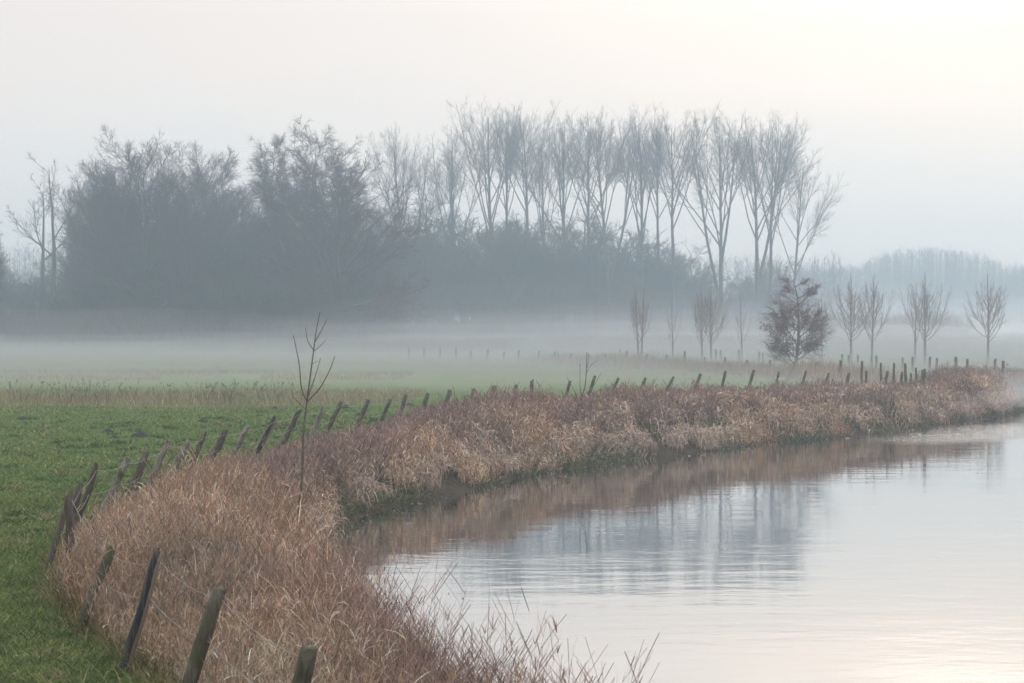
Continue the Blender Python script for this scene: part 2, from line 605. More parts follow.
def round_mesh(seed, H=21.0, r0=.28, start=.12, ang=48, up=.07, L1=.52, nl=34, n2=13, n3=10, n4=7, droop=0.0, wide=1.0, twig=.012, nstem=1, lr=None):
    rs = np.random.default_rng(seed)
    tm, cm = MB(), MB()
    for s in range(nstem):
        off = (0, 0) if nstem == 1 else (rs.normal(0, H * .05), rs.normal(0, H * .05))
        P, Rr = grow_trunk((off[0] * .15, off[1] * .15, -.3), (off[0] * 2.2 + rs.normal(0, .3), off[1] * 2, H * (.80 if s == 0 else .72)), 10, .06, r0, .02, (rs.normal(0, .5), 0), rs)
        V, Q = tubes(P, Rr, 8)
        tm.add(V, Q)
        prof = lr or (lambda t: .36 + .64 * np.sin(np.clip((1.0 - t) * 1.35, 0.0, 1.57)))
        P1, R1 = spawn(P, Rr, nl, start, .98, lambda t, L: H * L1 * wide * np.maximum(prof(t), .05), ang, up, .06, 8, .5, .22, rs, .025, 9)
        V, Q = tubes(P1, R1, 5)
        tm.add(V, Q)
        P2, R2 = spawn(P1, R1, n2, .2, 1, lambda t, L: L * (.34 * (1 - t) + .13), 34, up, .04, 6, .6, .25, rs, .018, 12, prop=.9)
        V, Q = tubes(P2, R2, 4)
        cm.add(V, Q)
        P3, R3 = spawn(P2, R2, n3, .1, 1, lambda t, L: L * (.3 * (1 - t) + .28), 34, up - droop, .05, 5 if droop else 4, .65, .3, rs, twig * 1.2, 14, prop=.9)
        V, Q = tubes(P3, R3, 3)
        cm.add(V, Q)
        P4, R4 = spawn(P3, R3, n4, .1, 1, lambda t, L: np.maximum(L * .55, .45), 32, up - droop * 2, .05, 4 if droop else 3, .8, .5, rs, twig, 14, prop=.9)
        V, Q = tubes(P4, R4, 3)
        cm.add(V, Q)
    return tm.mesh('trunk', True), cm.mesh('crown')


def young_mesh(seed, H=7.0, head=1.7, nsh=26, spread=34, stems=1, fine=14):
    rs = np.random.default_rng(seed)
    tm, cm = MB(), MB()
    for s in range(stems):
        bx = (s - (stems - 1) / 2) * .5
        P, Rr = grow_trunk((bx * .5, 0, -.2), (bx * 1.4, 0, H * .97), 9, .03, .085, .012, (0, 0), rs)
        V, Q = tubes(P, Rr, 7)
        tm.add(V, Q)
        h = head / H
        P1, R1 = spawn(P, Rr, nsh, h, h + .48, lambda t, L: L * (.54 - (t - h) * .72), spread * 1.6, .27, .04, 10, .4, .2, rs, .0075, 8)
        V, Q = tubes(P1, R1, 4)
        tm.add(V, Q)
        P1b, R1b = spawn(P, Rr, 9, h + .25, .92, lambda t, L: L * (.33 * (1 - t) + .07), 28, .08, .03, 6, .5, .3, rs, .011)
        V, Q = tubes(P1b, R1b, 3)
        cm.add(V, Q)
        P2, R2 = spawn(P1, R1, fine, .2, .98, lambda t, L: L * (.24 * (1 - t) + .09), 24, .09, .04, 5, .6, .4, rs, .007)
        V, Q = tubes(P2, R2, 3)
        cm.add(V, Q)
        P3, R3 = spawn(P2, R2, 3, .15, 1, lambda t, L: L * .45, 26, .06, .04, 3, .8, .5, rs, .006)
        V, Q = tubes(P3, R3, 3)
        cm.add(V, Q)
    return tm.mesh('trunk', True), cm.mesh('crown')


def mesh_top(me):
    a = np.empty(len(me.vertices) * 3, dtype=np.float32)
    me.vertices.foreach_get('co', a)
    return float(np.percentile(a[2::3], 99.7))


def put(px, d, dz=0.0):
    x = (px - 512.0) / F * d
    return (x, d, float(ground_z(np.array([x]), np.array([d]))[0]) + dz)


def topz(py, d):
    return CH + (HZ - py) / F * d


# poplar row -----------------------------------------------------------
PV = [poplar_mesh(21, start=.44, spread=23), poplar_mesh(22, start=.52, spread=26), poplar_mesh(23, start=.40, spread=19), poplar_mesh(24, start=.56, spread=29)]
PF = poplar_mesh(31, fork=[(.2, -4.5, 31.5), (.42, 2.2, 31)], start=.4)
PF2 = poplar_mesh(32, fork=[(.32, 3.6, 31)], start=.45, lean=(-.8, 0))
PL = poplar_mesh(33, lean=(3.4, 0), start=.36, spread=30)
PVV = poplar_mesh(34, lean=(-2.2, 0), fork=[(.3, 3.3, 29)], start=.5)
poplars = [  # base px, top py, distance, mesh, label
    (408, 128, 292, PVV, 0.9, 'leftmost poplar of the tall row, slanting left above the thicket'),
    (452, 124, 296, PV[2], 1.0, 'lone small poplar with a gap of sky on both sides, second from left'),
    (491, 99, 288, PV[0], 1.0, 'tall bare poplar right of the gap, first of the close row'),
    (503, 104, 294, PV[1], .85, 'tall bare poplar second in the close row, trunk nearly touching the first'),
    (525, 101, 285, PV[3], 1.0, 'tall bare poplar third in the close row, topping its neighbours'),
    (543, 118, 302, PV[2], .8, 'thin bare poplar fourth in the close row, set back in haze'),
    (563, 110, 290, PV[0], .95, 'bare poplar fifth in the close row, straight slim trunk'),
    (585, 112, 298, PV[1], 1.0, 'bare poplar sixth in the close row, crown brushing the forked one'),
    (613, 113, 284, PVV, 1.0, 'wide forked poplar at the middle of the close row, limbs in a V'),
    (641, 106, 291, PV[2], .95, 'bare poplar right of the V forked poplar, first of three slim trunks'),
    (656, 112, 300, PV[3], .85, 'bare poplar in the middle of three slim trunks'),
    (673, 107, 286, PV[1], .95, 'bare poplar last of three slim trunks, beside a patch of open sky'),
    (722, 110, 278, PF, .95, 'thick poplar with low fork, two long limbs rising either side of trunk'),
    (757, 112, 284, PF2, 1.0, 'broad poplar with twin leaders, fourth from the row\'s right end by trunk'),
    (770, 118, 292, PV[0], .95, 'poplar just behind the broad twin leader one, trunks crossing'),
    (788, 148, 282, PL, .8, 'poplar leaning right at the open end of the row'),
]
poplars[13] = poplars[13][:5] + ('broad poplar with twin leaders, left of the leaning end poplar',)
for k, (px, ty, d, me, w, lab) in enumerate(poplars):
    h = topz(ty, d)
    s = h / mesh_top(me[1])
    build_tree('poplar_tree', lab, 'poplar tree', put(px, d), (0 if me in (PVV, PF, PF2, PL) else k * 1.3), 'tall bare poplars in a row', me[0], me[1], M_pop, M_poptw, (s * w, s * w, s))

# grove on the left -----------------------------------------------------
OK = [round_mesh(41, 21.5, .3, .16, 46, .10, 1.0, 46, n2=17, n3=11, n4=7, lr=lambda t: .60 - .38 * t, twig=.011), round_mesh(42, 20, .26, .12, 40, .09, 1.0, 44, n2=15, n3=11, n4=7, lr=lambda t: .54 - .34 * t, twig=.011)]
BI = [round_mesh(43, 22, .22, .16, 34, .06, 1.0, 40, n2=14, droop=.17, n3=11, twig=.010, lr=lambda t: .40 - .26 * t), round_mesh(44, 20, .2, .2, 30, .06, 1.0, 38, n2=13, droop=.13, twig=.010, lr=lambda t: .32 - .18 * t)]
WIDE = round_mesh(45, 18, .24, .05, 64, .03, .52, 44, lr=lambda t: 1.15 * np.clip(1 - t, 0, 1) ** .75 + .08)
OPEN = round_mesh(46, 18, .26, .45, 40, .05, .40, 6, n2=7, n3=6, n4=4)
OPEN2 = round_mesh(47, 16, .24, .5, 46, .05, .42, 5, n2=7, n3=6, n4=4)
grove = [
    (-22, 228, 215, OK[1], 1.0, 0.5, M_oak, M_oaktw, 'bare_tree', 'dark bare tree cut off at the left edge of the wood'),
    (50, 158, 252, OPEN, .9, 1.0, M_oak, M_oaktw, 'bare_tree', 'open bare tree with few thick limbs against the sky, left of the grove'),
    (40, 178, 258, OPEN2, 1.0, 2.6, M_oak, M_oaktw, 'bare_tree', 'half broken bare tree slanting left beside the open limbed one'),
    (92, 168, 244, OK[1], .75, 1.8, M_oak, M_oaktw, 'bare_tree', 'shorter bare tree on the left shoulder of the rounded grove'),
    (120, 172, 238, OK[0], .75, 4.0, M_oak, M_oaktw, 'bare_tree', 'bare tree half hidden left of the pale trunk'),
    (150, 141, 226, OK[0], 1.15, 0.2, M_oak, M_oaktw, 'bare_tree', 'big domed tree with a pale straight trunk in front of the grove'),
    (205, 150, 240, OK[1], 1.05, 2.2, M_oak, M_oaktw, 'bare_tree', 'upright twiggy tree right of the domed pale trunked tree'),
    (232, 188, 232, OK[0], .9, 5.1, M_oak, M_oaktw, 'bare_tree', 'low dark tree filling the dip between dome and birches'),
    (268, 138, 233, BI[1], 1.0, 0.7, M_mid, M_birtw, 'birch_tree', 'narrow pointed birch left of the tallest birch'),
    (294, 160, 238, BI[0], 1.0, 3.7, M_mid, M_birtw, 'birch_tree', 'lower birch with pale stems between the two pointed birches'),
    (318, 124, 228, BI[0], 1.1, 1.2, M_mid, M_birtw, 'birch_tree', 'tallest birch of the grove with drooping dark twigs'),
    (343, 156, 224, WIDE, .85, 0.4, M_oak, M_birtw, 'bare_tree', 'wide bare tree with low sweeping branches at the grove\'s right end'),
    (352, 165, 234, BI[1], 1.0, 2.9, M_mid, M_birtw, 'birch_tree', 'birch leaning over the wide sweeping tree at right of grove'),
    (182, 200, 222, OK[1], .85, 3.3, M_oak, M_oaktw, 'bare_tree', 'squat bare tree just right of the pale trunk'),
]
for (px, ty, d, me, w, rz, mt_, mc_, nm, lab) in grove:
    H0 = mesh_top(me[1])
    s = topz(ty, d) / H0
    t = thing(nm, lab, 'birch tree' if 'birch' in nm else 'bare tree', put(px, d), rz, 'bare trees of the grove')
    o = obj('trunk', me[0], None, t)
    if not me[0].materials:
        me[0].materials.append(mt_)
    o.material_slots[0].link = 'OBJECT'
    o.material_slots[0].material = mt_
    obj('crown', me[1], mc_, t)
    t.scale = (s * w, s * w, s)

# bushy understorey trees and shrubs ---------------------------------------
SH = [round_mesh(51, 12, .12, .04, 40, .05, .46, 18, 9, 8, 5, nstem=3, twig=.014), round_mesh(52, 10, .1, .04, 46, .04, .50, 18, 9, 8, 5, nstem=3, twig=.014)]
for m_ in SH:
    m_[0].materials.append(M_oak)
    m_[1].materials.append(M_shrub)
under = [  # px, top py, d, width
    (-8, 255, 262, 1.2), (22, 262, 255, 1.1), (60, 245, 258, 1.2), (98, 235, 250, 1.2), (130, 240, 232, 1.1), (172, 225, 244, 1.2), (205, 215, 236, 1.2),
    (238, 220, 228, 1.3), (262, 205, 240, 1.1), (290, 215, 232, 1.2), (322, 225, 222, 1.2), (352, 235, 232, 1.2), (376, 222, 262, 1.1), (395, 215, 284, 1.1),
    (418, 205, 278, 1.1), (440, 225, 286, 1.1), (466, 212, 282, 1.2), (488, 205, 290, 1.1), (510, 222, 280, 1.2), (534, 215, 290, 1.1), (556, 232, 282, 1.2),
    (580, 222, 296, 1.1), (602, 238, 286, 1.1), (628, 232, 302, 1.2), (655, 246, 296, 1.1), (682, 240, 310, 1.1), (700, 262, 300, 1.0), (735, 258, 318, 1.1),
    (768, 262, 320, 1.2), (805, 272, 330, 1.1), (225, 268, 216, 1.2), (185, 275, 218, 1.1), (275, 272, 218, 1.3), (310, 278, 216, 1.2), (145, 275, 222, 1.1), (105, 280, 228, 1.2), (60, 285, 236, 1.2),
]
# ordinal wording keeps each label to one shrub
place_w = ['against the left edge of the wood', 'under the half broken tree', 'under the open limbed tree', 'below the left shoulder of the grove', 'left behind the pale trunk', 'right behind the pale trunk',
           'under the upright twiggy tree', 'in the dip between dome and birches', 'behind the narrow pointed birch', 'among the pale birch stems', 'at the foot of the tallest birch', 'under the wide sweeping tree',
           'just right of the grove', 'in front of the leftmost poplar', 'right of the leftmost poplar', 'left of the lone small poplar', 'right of the lone small poplar', 'at the first poplar of the close row',
           'between the second and third close poplars', 'at the thin fourth poplar', 'at the fifth poplar of the close row', 'at the sixth poplar of the close row', 'left of the V forked poplar', 'right of the V forked poplar',
           'at the middle one of three slim trunks', 'right of the three slim trunks', 'left of the low forked poplar', 'right of the low forked poplar', 'behind the twin leader poplar', 'right of the leaning end poplar',
           'low in front below the dip', 'low in front right of the pale trunk', 'low in front below the narrow birch', 'low in front below the tallest birch', 'low in front of the pale trunk base', 'low in front left of the pale trunk', 'low at the left meadow edge']
for k, (px, ty, d, w) in enumerate(under):
    me = SH[k % 2]
    s = topz(ty + (-14, 8, -2, 12, -8, 2, 8)[k % 7] - (16 if 370 < px < 640 else 0), d) / (12, 10)[k % 2]
    t = thing('bare_shrub', 'grey bare thicket shrub ' + place_w[k], 'shrub', put(px, d), k * 1.9, 'bare thicket shrubs of the wood')
    obj('trunk', me[0], None, t)
    obj('crown', me[1], None, t)
    t.scale = (s * w, s * w, s)

ug = MB()
n_ = 120000
ux = rng.uniform(-75, 62, n_)
uy = np.interp(ux, [-75, -20, -12, 62], [222, 222, 268, 285]) + rng.normal(0, 6, n_)
uy = uy - np.where((ux > -22) & (rng.random(n_) < .45), rng.uniform(4, 16, n_), 0)
uh = rng.uniform(1.8, 5.0, n_) * (.65 + .5 * noise2(ux, uy * .3, 4, 91))
UP = np.stack([ux, uy], 1)
V, Q, _ = ribbons(np.c_[UP, ground_z(ux, uy)], np.stack([rng.uniform(-.6, .6, n_), rng.uniform(-.5, .5, n_), np.ones(n_)], 1), uh, rng.uniform(-.1, .25, n_), rng.uniform(.012, .035, n_), 3)
ug.add(V, Q, col=np.repeat(np.clip(np.array([.085, .062, .052]) * rng.lognormal(0, .25, (n_, 1)), 0, 1), 8, 0))
o = obj('undergrowth', ug.mesh('undergrowth'), M_blade)
o['kind'] = 'stuff'
o['label'] = 'tangled brown bramble undergrowth along the foot of the wood'

# young trees beyond the far fence ------------------------------------------
YV = [young_mesh(61, spread=32, nsh=30), young_mesh(62, spread=25, nsh=24), young_mesh(63, nsh=9, spread=18, fine=6), young_mesh(64, stems=2, nsh=10, spread=20)]
for a, b in YV:
    a.materials.append(M_will)
    b.materials.append(M_willtw)
young = [
    (640, 284, 150, 3, 1.0, 'twin stemmed slim young tree, leftmost of the young row'),
    (673, 296, 152, 2, .9, 'thin sparse young tree, second from left in the young row'),
    (702, 282, 150, 1, .85, 'left one of a close pair of young trees, left of the leafy oak'),
    (711, 278, 151, 0, .95, 'right one of a close pair of young trees, left of the leafy oak'),
    (742, 292, 156, 2, 1.0, 'small sparse young tree just left of the leafy oak'),
    (822, 288, 158, 1, .7, 'young tree half hidden by the right side of the leafy oak'),
    (851, 271, 152, 0, 1.1, 'wide goblet shaped young tree, first right of the leafy oak'),
    (872, 270, 148, 1, 1.0, 'young tree right beside the wide goblet shaped one'),
    (915, 280, 154, 2, 1.0, 'narrower one of the young pair near the clustered posts'),
    (925, 269, 150, 0, 1.1, 'broad one of the young pair near the clustered posts'),
    (988, 270, 151, 0, 1.15, 'rightmost young tree standing alone with upswept shoots'),
]
for k, (px, ty, d, v, w, lab) in enumerate(young):
    s = topz(ty, d) / 7.0
    t = thing('young_tree', lab, 'young tree', put(px, d), k * 2.1, 'young bare trees beyond the fence')
    obj('trunk', YV[v][0], None, t)
    obj('crown', YV[v][1], None, t)
    t.scale = (s * w, s * w, s)

# young oak still holding brown leaves -----------------------------------------
tmo, cmo = round_mesh(71, 6.0, .07, .06, 58, .05, .50, 24, 10, 7, 4, twig=.006, lr=lambda t: .90 - .62 * t)
leaf = MB()
vv = np.empty(len(cmo.vertices) * 3, dtype=np.float32)
cmo.vertices.foreach_get('co', vv)
vv = vv.reshape(-1, 3)
vv = vv[vv[:, 2] > .9]
keep = noise2(vv[:, 0] * 1 + vv[:, 1], vv[:, 2], .5, 9) > .50
vv = vv[keep]
pick = rng.choice(len(vv), 5200)
Pl = vv[pick] + rng.normal(0, .06, (5200, 3))
Dl = rng.normal(0, 1, (5200, 3)) + np.array([0, 0, -.6])
cl = np.array([.19, .13, .12]) * rng.uniform(.6, 1.4, (5200, 1))
V, Q, _ = ribbons(Pl, Dl, rng.uniform(.05, .10, 5200), np.full(5200, .15), rng.uniform(.014, .024, 5200), 2, tip=.4)
leaf.add(V, Q, col=np.repeat(cl, 6, 0))
t = thing('young_oak', 'small bushy oak holding brown leaves among the young trees', 'oak tree', put(794, 128), 0.6)
obj('trunk', tmo, M_will, t)
obj('crown', cmo, M_willtw, t)
obj('leaves', leaf.mesh('leaves'), M_blade, t)
t.scale = (1.35, 1.35, topz(279, 128) / mesh_top(cmo))

# far wood: rows of slim trees on the rise, one mass ------------------------------
rs = np.random.default_rng(5)
fw = MB()


def far_tree(x, y, z0, h, w, n=26):
    P, Rr = grow_trunk((x, y, z0), (x + rs.normal(0, .4), y, z0 + h), 5, .02, .10, .04, (0, 0), rs)
    V, Q = tubes(P, Rr, 3)
    fw.add(V, Q)
    P1, R1 = spawn(P, Rr, n, .12, .99, lambda t, L: w * (.4 + .9 * (1 - t)), 36, .12, .06, 4, .6, .4, rs, .035)
    V, Q = tubes(P1, R1, 3)
    fw.add(V, Q)
    P2, R2 = spawn(P1, R1, 6, .1, 1, lambda t, L: L * .4, 36, .1, .08, 3, .8, .5, rs, .03)
    V, Q = tubes(P2, R2, 3)
    fw.add(V, Q)


for px in np.arange(800, 1110, 2.0):
    for row in range(4):
        d = 560 + row * 16 + rs.normal(0, 8)
        dome = 252 + 17 * (abs(px - 932) / 72.0) ** 2.6
        top = min(dome, 271 + 2 * math.sin(px * .08)) if px > 845 else 271
        top += rs.normal(0, 2.4)
        if row == 2 or top > 266 or rs.random() < .8:
            x = (px + rs.normal(0, 1.8) - 512) / F * d
            z0 = float(ground_z(np.array([x]), np.array([d]))[0])
            far_tree(x, d, z0, topz(top, d) - z0, 3.6 * rs.uniform(.7, 1.3))
for px in np.arange(-120, 845, 6):
    for row in range(2):
        d = 420 + row * 30 + rs.normal(0, 5)
        x = (px + rs.normal(0, 2) - 512) / F * d
        top = (262 if px > 560 else 250) + rs.normal(0, 3)
        z0 = float(ground_z(np.array([x]), np.array([d]))[0])
        far_tree(x, d, z0, topz(top, d) - z0, 4.2, 30)
fo = obj('distant_wood', fw.mesh('distant_wood'), M_poptw)
fo['kind'] = 'stuff'
fo['label'] = 'hazy blue grey wood on the far rise beyond the meadow'

# ------------------------------------------------------------------ fences
def post_mat(name, c1, c2, c3, moss):
    m, n, l, p = mat(name)
    t = N(n, 'ShaderNodeTexCoord')
    mp_ = N(n, 'ShaderNodeMapping')
    mp_.inputs['Scale'].default_value = (14, 14, 1.6)
    l.new(t.outputs['Object'], mp_.inputs[0])
    a = N(n, 'ShaderNodeTexNoise', Scale=1.6, Detail=6.0, Roughness=.7)
    l.new(mp_.outputs[0], a.inputs['Vector'])
    r = ramp(n, [(.3, c1), (.5, c2), (.7, c3)])
    l.new(a.outputs[0], r.inputs[0])
    b = N(n, 'ShaderNodeTexNoise', Scale=6.0, Detail=5.0)
    l.new(t.outputs['Object'], b.inputs['Vector'])
    rb = ramp(n, [(.62 - .3 * moss, (0, 0, 0)), (.75 - .25 * moss, (1, 1, 1))])
    l.new(b.outputs[0], rb.inputs[0])
    mxx = N(n, 'ShaderNodeMix', data_type='RGBA')
    l.new(rb.outputs[0], mxx.inputs[0])
    l.new(r.outputs[0], mxx.inputs[6])
    mxx.inputs[7].default_value = (.070, .075, .032, 1)
    l.new(mxx.outputs[2], p.inputs['Base Color'])
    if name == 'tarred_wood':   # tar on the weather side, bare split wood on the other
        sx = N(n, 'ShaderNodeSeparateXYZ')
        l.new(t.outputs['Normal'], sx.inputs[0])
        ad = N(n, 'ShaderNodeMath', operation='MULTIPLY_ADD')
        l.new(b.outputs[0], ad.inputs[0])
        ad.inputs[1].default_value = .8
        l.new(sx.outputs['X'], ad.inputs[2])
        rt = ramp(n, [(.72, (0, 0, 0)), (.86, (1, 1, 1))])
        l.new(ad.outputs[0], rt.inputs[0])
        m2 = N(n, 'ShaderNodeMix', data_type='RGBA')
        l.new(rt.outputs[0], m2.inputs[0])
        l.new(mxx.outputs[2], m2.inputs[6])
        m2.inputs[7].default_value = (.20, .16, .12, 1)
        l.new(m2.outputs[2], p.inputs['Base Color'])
    p.inputs['Roughness'].default_value = .9
    bb = N(n, 'ShaderNodeBump', Strength=1.0, Distance=.03)
    l.new(a.outputs[0], bb.inputs['Height'])
    l.new(bb.outputs[0], p.inputs['Normal'])
    return m


PM = {'moss': post_mat('mossy_wood', (.03, .027, .018), (.10, .09, .065), (.19, .17, .13), .55),
      'pale': post_mat('pale_wood', (.07, .062, .052), (.19, .175, .15), (.29, .275, .245), .35),
      'brown': post_mat('brown_wood', (.028, .02, .017), (.085, .065, .053), (.16, .13, .11), .2),
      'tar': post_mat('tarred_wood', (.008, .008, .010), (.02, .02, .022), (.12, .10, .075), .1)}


def post_mesh(base, top, r, rs, s=12, rough=.1, split=False):
    base, top = np.array(base, float), np.array(top, float)
    n = 9
    t = np.linspace(0, 1, n)
    ax = norm(top - base)
    u = norm(np.cross(ax, np.array([0, 1.0, 0])))
    v = np.cross(ax, u)
    a = np.arange(s) * 2 * np.pi / s + rs.uniform(0, 1)
    prof = 1 + rs.normal(0, rough, s)
    V = []
    for k, q in enumerate(t):
        c = base * (1 - q) + top * q + (rs.normal(0, rough * (.13 if rough > .08 else .05), 3) if 0 < k < n - 1 else 0)
        pr = r * (1.06 - .12 * q) * prof * (1 + rs.normal(0, rough * .35, s))
        if k == n - 1:
            pr = pr * .93
        ring = c + np.outer(np.cos(a) * pr, u) + np.outer(np.sin(a) * pr, v)
        if k == n - 1:
            ring += np.outer(rs.normal(0, .010 + rough * .06, s), ax)
            if split:
                ring += np.outer(np.where(np.cos(a) > .2, -.05, .02), ax)
        V.append(ring)
    V.append(top + ax * (.004 - rough * .05) + np.zeros((1, 3)))
    V = np.concatenate(V)
    Q = []
    for k in range(n - 1):
        for j in range(s):
            Q.append((k * s + j, k * s + (j + 1) % s, (k + 1) * s + (j + 1) % s, (k + 1) * s + j))
    T = [((n - 1) * s + j, (n - 1) * s + (j + 1) % s, n * s) for j in range(s)]
    T += [(0, (j + 1) % s, j) for j in range(1, s - 1)]
    return mkmesh('post', V, np.array(Q), np.array(T), smooth=False)


wire_m, n, l, p = mat('galvanised_wire')
p.inputs['Base Color'].default_value = (.27, .26, .25, 1)
p.inputs['Metallic'].default_value = .4
p.inputs['Roughness'].default_value = .6


def make_fence(label, posts, cat='fence', wires=(0.93, 0.6), r=.062, wire_r=.0029, barbs=False, seed=1):
    rs = np.random.default_rng(seed)
    f = thing('wire_fence', label, cat, (0, 0, 0))
    pts = []
    for (tx, ty, lx, ly, d, kind, rr_, lab) in posts:
        dd = d + 0.0
        top = at(tx, ty, dd)
        low = at(lx, ly, dd)
        k = (top[0] - low[0]) / max(top[2] - low[2], .05)
        gz = float(ground_z(np.array([top[0]]), np.array([dd]))[0])
        base = np.array([top[0] - k * (top[2] - gz), dd, gz])
        gz = float(ground_z(base[:1], base[1:2])[0])
        dirn = norm(top - base)
        foot = base - dirn * .25
        foot = np.array([base[0] - k * .25, dd + rs.normal(0, .05), gz - .25])
        top = top + np.array([0, rs.normal(0, .12), 0])
        rad = r * (.80 if d < 30 else 1.0) * (rr_ or 1.0) * rs.uniform(.9, 1.1)
        me = post_mesh(foot, top, rad, rs, rough=.10 if kind == 'brown' else .07, split=(kind in ('brown', 'pale') and rs.random() < .5))
        o = obj('post', me, PM[kind], f)
        if lab:
            o['label'] = lab
        pts.append((foot, top, rad))
    for wfrac in wires:
        A = []
        for (a, b, rad) in pts:
            q = (wfrac if wfrac < .99 else .99)
            zz = a[2] + .25 + (b[2] - a[2] - .25) * q
            tt = (zz - a[2]) / (b[2] - a[2])
            pnt = a + (b - a) * tt
            A.append(pnt + np.array([rad * .75, -rad * .75, 0]))
        L = []
        for a, b in zip(A[:-1], A[1:]):
            g = np.linalg.norm(b - a)
            for q in np.linspace(0, 1, 7)[:-1]:
                L.append(a * (1 - q) + b * q - np.array([0, 0, 4 * q * (1 - q) * .022 * g]))
        L.append(A[-1])
        L = np.array(L)
        mb = MB()
        V, Q = tubes(L[None], np.full((1, len(L)), wire_r), 4)
        mb.add(V, Q)
        if barbs:
            seg = np.linalg.norm(np.diff(L, axis=0), axis=1)
            s = np.r_[0, np.cumsum(seg)]
            q = np.arange(.1, min(s[-1], 30), .12)
            bpnt = np.stack([np.interp(q, s, L[:, k]) for k in range(3)], 1)
            dv = norm(rs.normal(0, 1, bpnt.shape)) * .016
            V, Q = tubes(np.stack([bpnt - dv, bpnt + dv], 1), np.full((len(q), 2), .0014), 3)
            mb.add(V, Q)
        obj('wire', mb.mesh('wire'), wire_m, f)
    return f


RP = [
    (313, 640, 297, 700, 13.3, 'moss', 1.1, None), (222, 586, 190, 683, 15.9, 'moss', 1.1, 'thick mossy post nearest the foreground grass'),
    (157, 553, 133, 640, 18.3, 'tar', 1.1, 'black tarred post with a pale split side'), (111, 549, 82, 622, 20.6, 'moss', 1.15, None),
    (70, 492, 69, 580, 24.3, 'brown', 1.0, 'dark upright weathered post at the fence corner'), (66, 506, 47, 572, 25.6, 'moss', .9, 'mossy post leaning hard against the dark corner post'), (79, 484, 70, 530, 26.8, 'brown', .9, None), (99, 463, 80, 520, 29, 'brown', .9, 'rotten dark post leaning right'),
    (127, 458, 106, 505, 31, 'pale', .95, None), (144, 453, 131, 495, 32.6, 'brown', 1.1, None), (170, 440, 148, 488, 34.7, 'pale', .92, None),
    (189, 441, 163, 488, 36.3, 'pale', .95, None), (206, 431, 195, 458, 38, 'moss', .85, None), (225, 430, 212, 456, 39.6, 'brown', 1.05, None),
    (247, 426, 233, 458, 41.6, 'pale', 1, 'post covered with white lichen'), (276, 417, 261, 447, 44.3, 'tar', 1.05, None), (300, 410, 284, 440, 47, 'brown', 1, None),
    (324, 407, 309, 440, 49.5, 'pale', .9, None), (341, 402, 321, 445, 51.5, 'moss', 1, None), (368, 400, 355, 432, 53.6, 'brown', 1, None), (391, 399, 378, 428, 55.5, 'moss', .85, None),
    (406, 395, 396, 427, 57.5, 'moss', 1.15, None), (428, 393, 422, 415, 59.7, 'moss', 1.1, None), (450, 390, 443, 414, 61.8, 'moss', 1.1, None), (474, 389, 470, 402, 63.8, 'moss', 1, None),
    (495, 386, 491, 400, 66, 'brown', 1.2, None), (516, 385, 512, 398, 68, 'moss', 1, None), (532, 380, 532, 397, 70.3, 'brown', 1.15, 'upright post among the leaning ones'), (570, 381, 565, 398, 72.5, 'moss', 1, None),
    (595, 376, 588, 397, 74.5, 'moss', 1.05, None), (618, 378, 611, 393, 76.2, 'moss', .95, None), (646, 378, 640, 392, 77.7, 'moss', 1.1, None), (674, 377, 666, 392, 79.2, 'moss', 1, None),
    (701, 374, 695, 390, 80.7, 'moss', 1.1, None), (725, 371, 721, 391, 82, 'moss', 1, None), (754, 370, 749, 387, 83.2, 'moss', 1, None), (779, 372, 777, 384, 84, 'moss', 1, None),
    (806, 371, 802, 386, 84.7, 'moss', 1, None), (828, 373, 824, 385, 85.2, 'moss', 1, None), (849, 373, 846, 386, 85.7, 'moss', 1, None), (866, 371, 866, 381, 86.5, 'brown', .9, None),
    (887, 371, 884.5, 385, 87, 'moss', 1, None), (902, 372, 901.5, 385, 87.6, 'moss', 1, None), (911.5, 373.5, 911.8, 386, 88.2, 'brown', .9, None), (924.5, 369, 925, 387, 88.8, 'moss', 1.2, 'thick end post where the fence meets the bank'),
]
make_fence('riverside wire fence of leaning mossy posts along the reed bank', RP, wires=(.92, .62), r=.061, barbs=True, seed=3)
# short spur and the fence beyond it
CL = [(862, 361, 861.5, 380, 101, 'moss', .9, None), (881, 363, 881, 384, 99, 'moss', 1, None), (893.5, 363, 893.5, 384, 97.5, 'moss', .95, None), (905.5, 363.5, 905.8, 384, 96, 'moss', 1, None),
      (916, 368, 916.5, 385, 94, 'moss', .9, None), (921.3, 370, 923, 386, 92, 'moss', .9, None)]
make_fence('short spur of upright posts crowding the end of the riverside fence', CL, wires=(.9,), seed=4, wire_r=.003)
FA = [(409, 347.5, 409, 357, 172, None), (424, 348, 424, 357, 170, None), (440, 348.5, 440, 357, 168, None), (456, 348, 456, 358, 166, None), (471, 351, 471, 360, 164, None), (488, 349.5, 487, 360, 162, None), (504, 352, 503.5, 362, 160, None),
      (519, 350, 518, 362, 158, None), (539, 351, 538, 363, 156, None), (555, 352, 554, 363, 154, None), (571, 353, 571, 363, 152, None), (589, 354, 589, 364, 150, None), (606, 354, 606, 365, 148, None), (627, 351, 626, 366, 146, None), (647, 354, 646, 368, 143, None),
      (666.5, 355, 665, 369, 140, None), (685, 351.5, 684.5, 369, 138, None), (705, 357, 705, 370, 134, None), (725, 357.5, 725, 371, 130, None), (747, 360, 747, 372, 126, None), (770.5, 360, 770, 374, 122, None), (794, 362, 794, 376, 117, None),
      (816.5, 362, 816.5, 377, 113, None), (840.5, 360.5, 840.5, 378, 108, None)]
make_fence('far wire fence crossing the misty meadow before the young trees', [(a, b, c, d, e, 'moss', 1.15, None) for (a, b, c, d, e, g) in FA], wires=(.85,), seed=5, wire_r=.003)
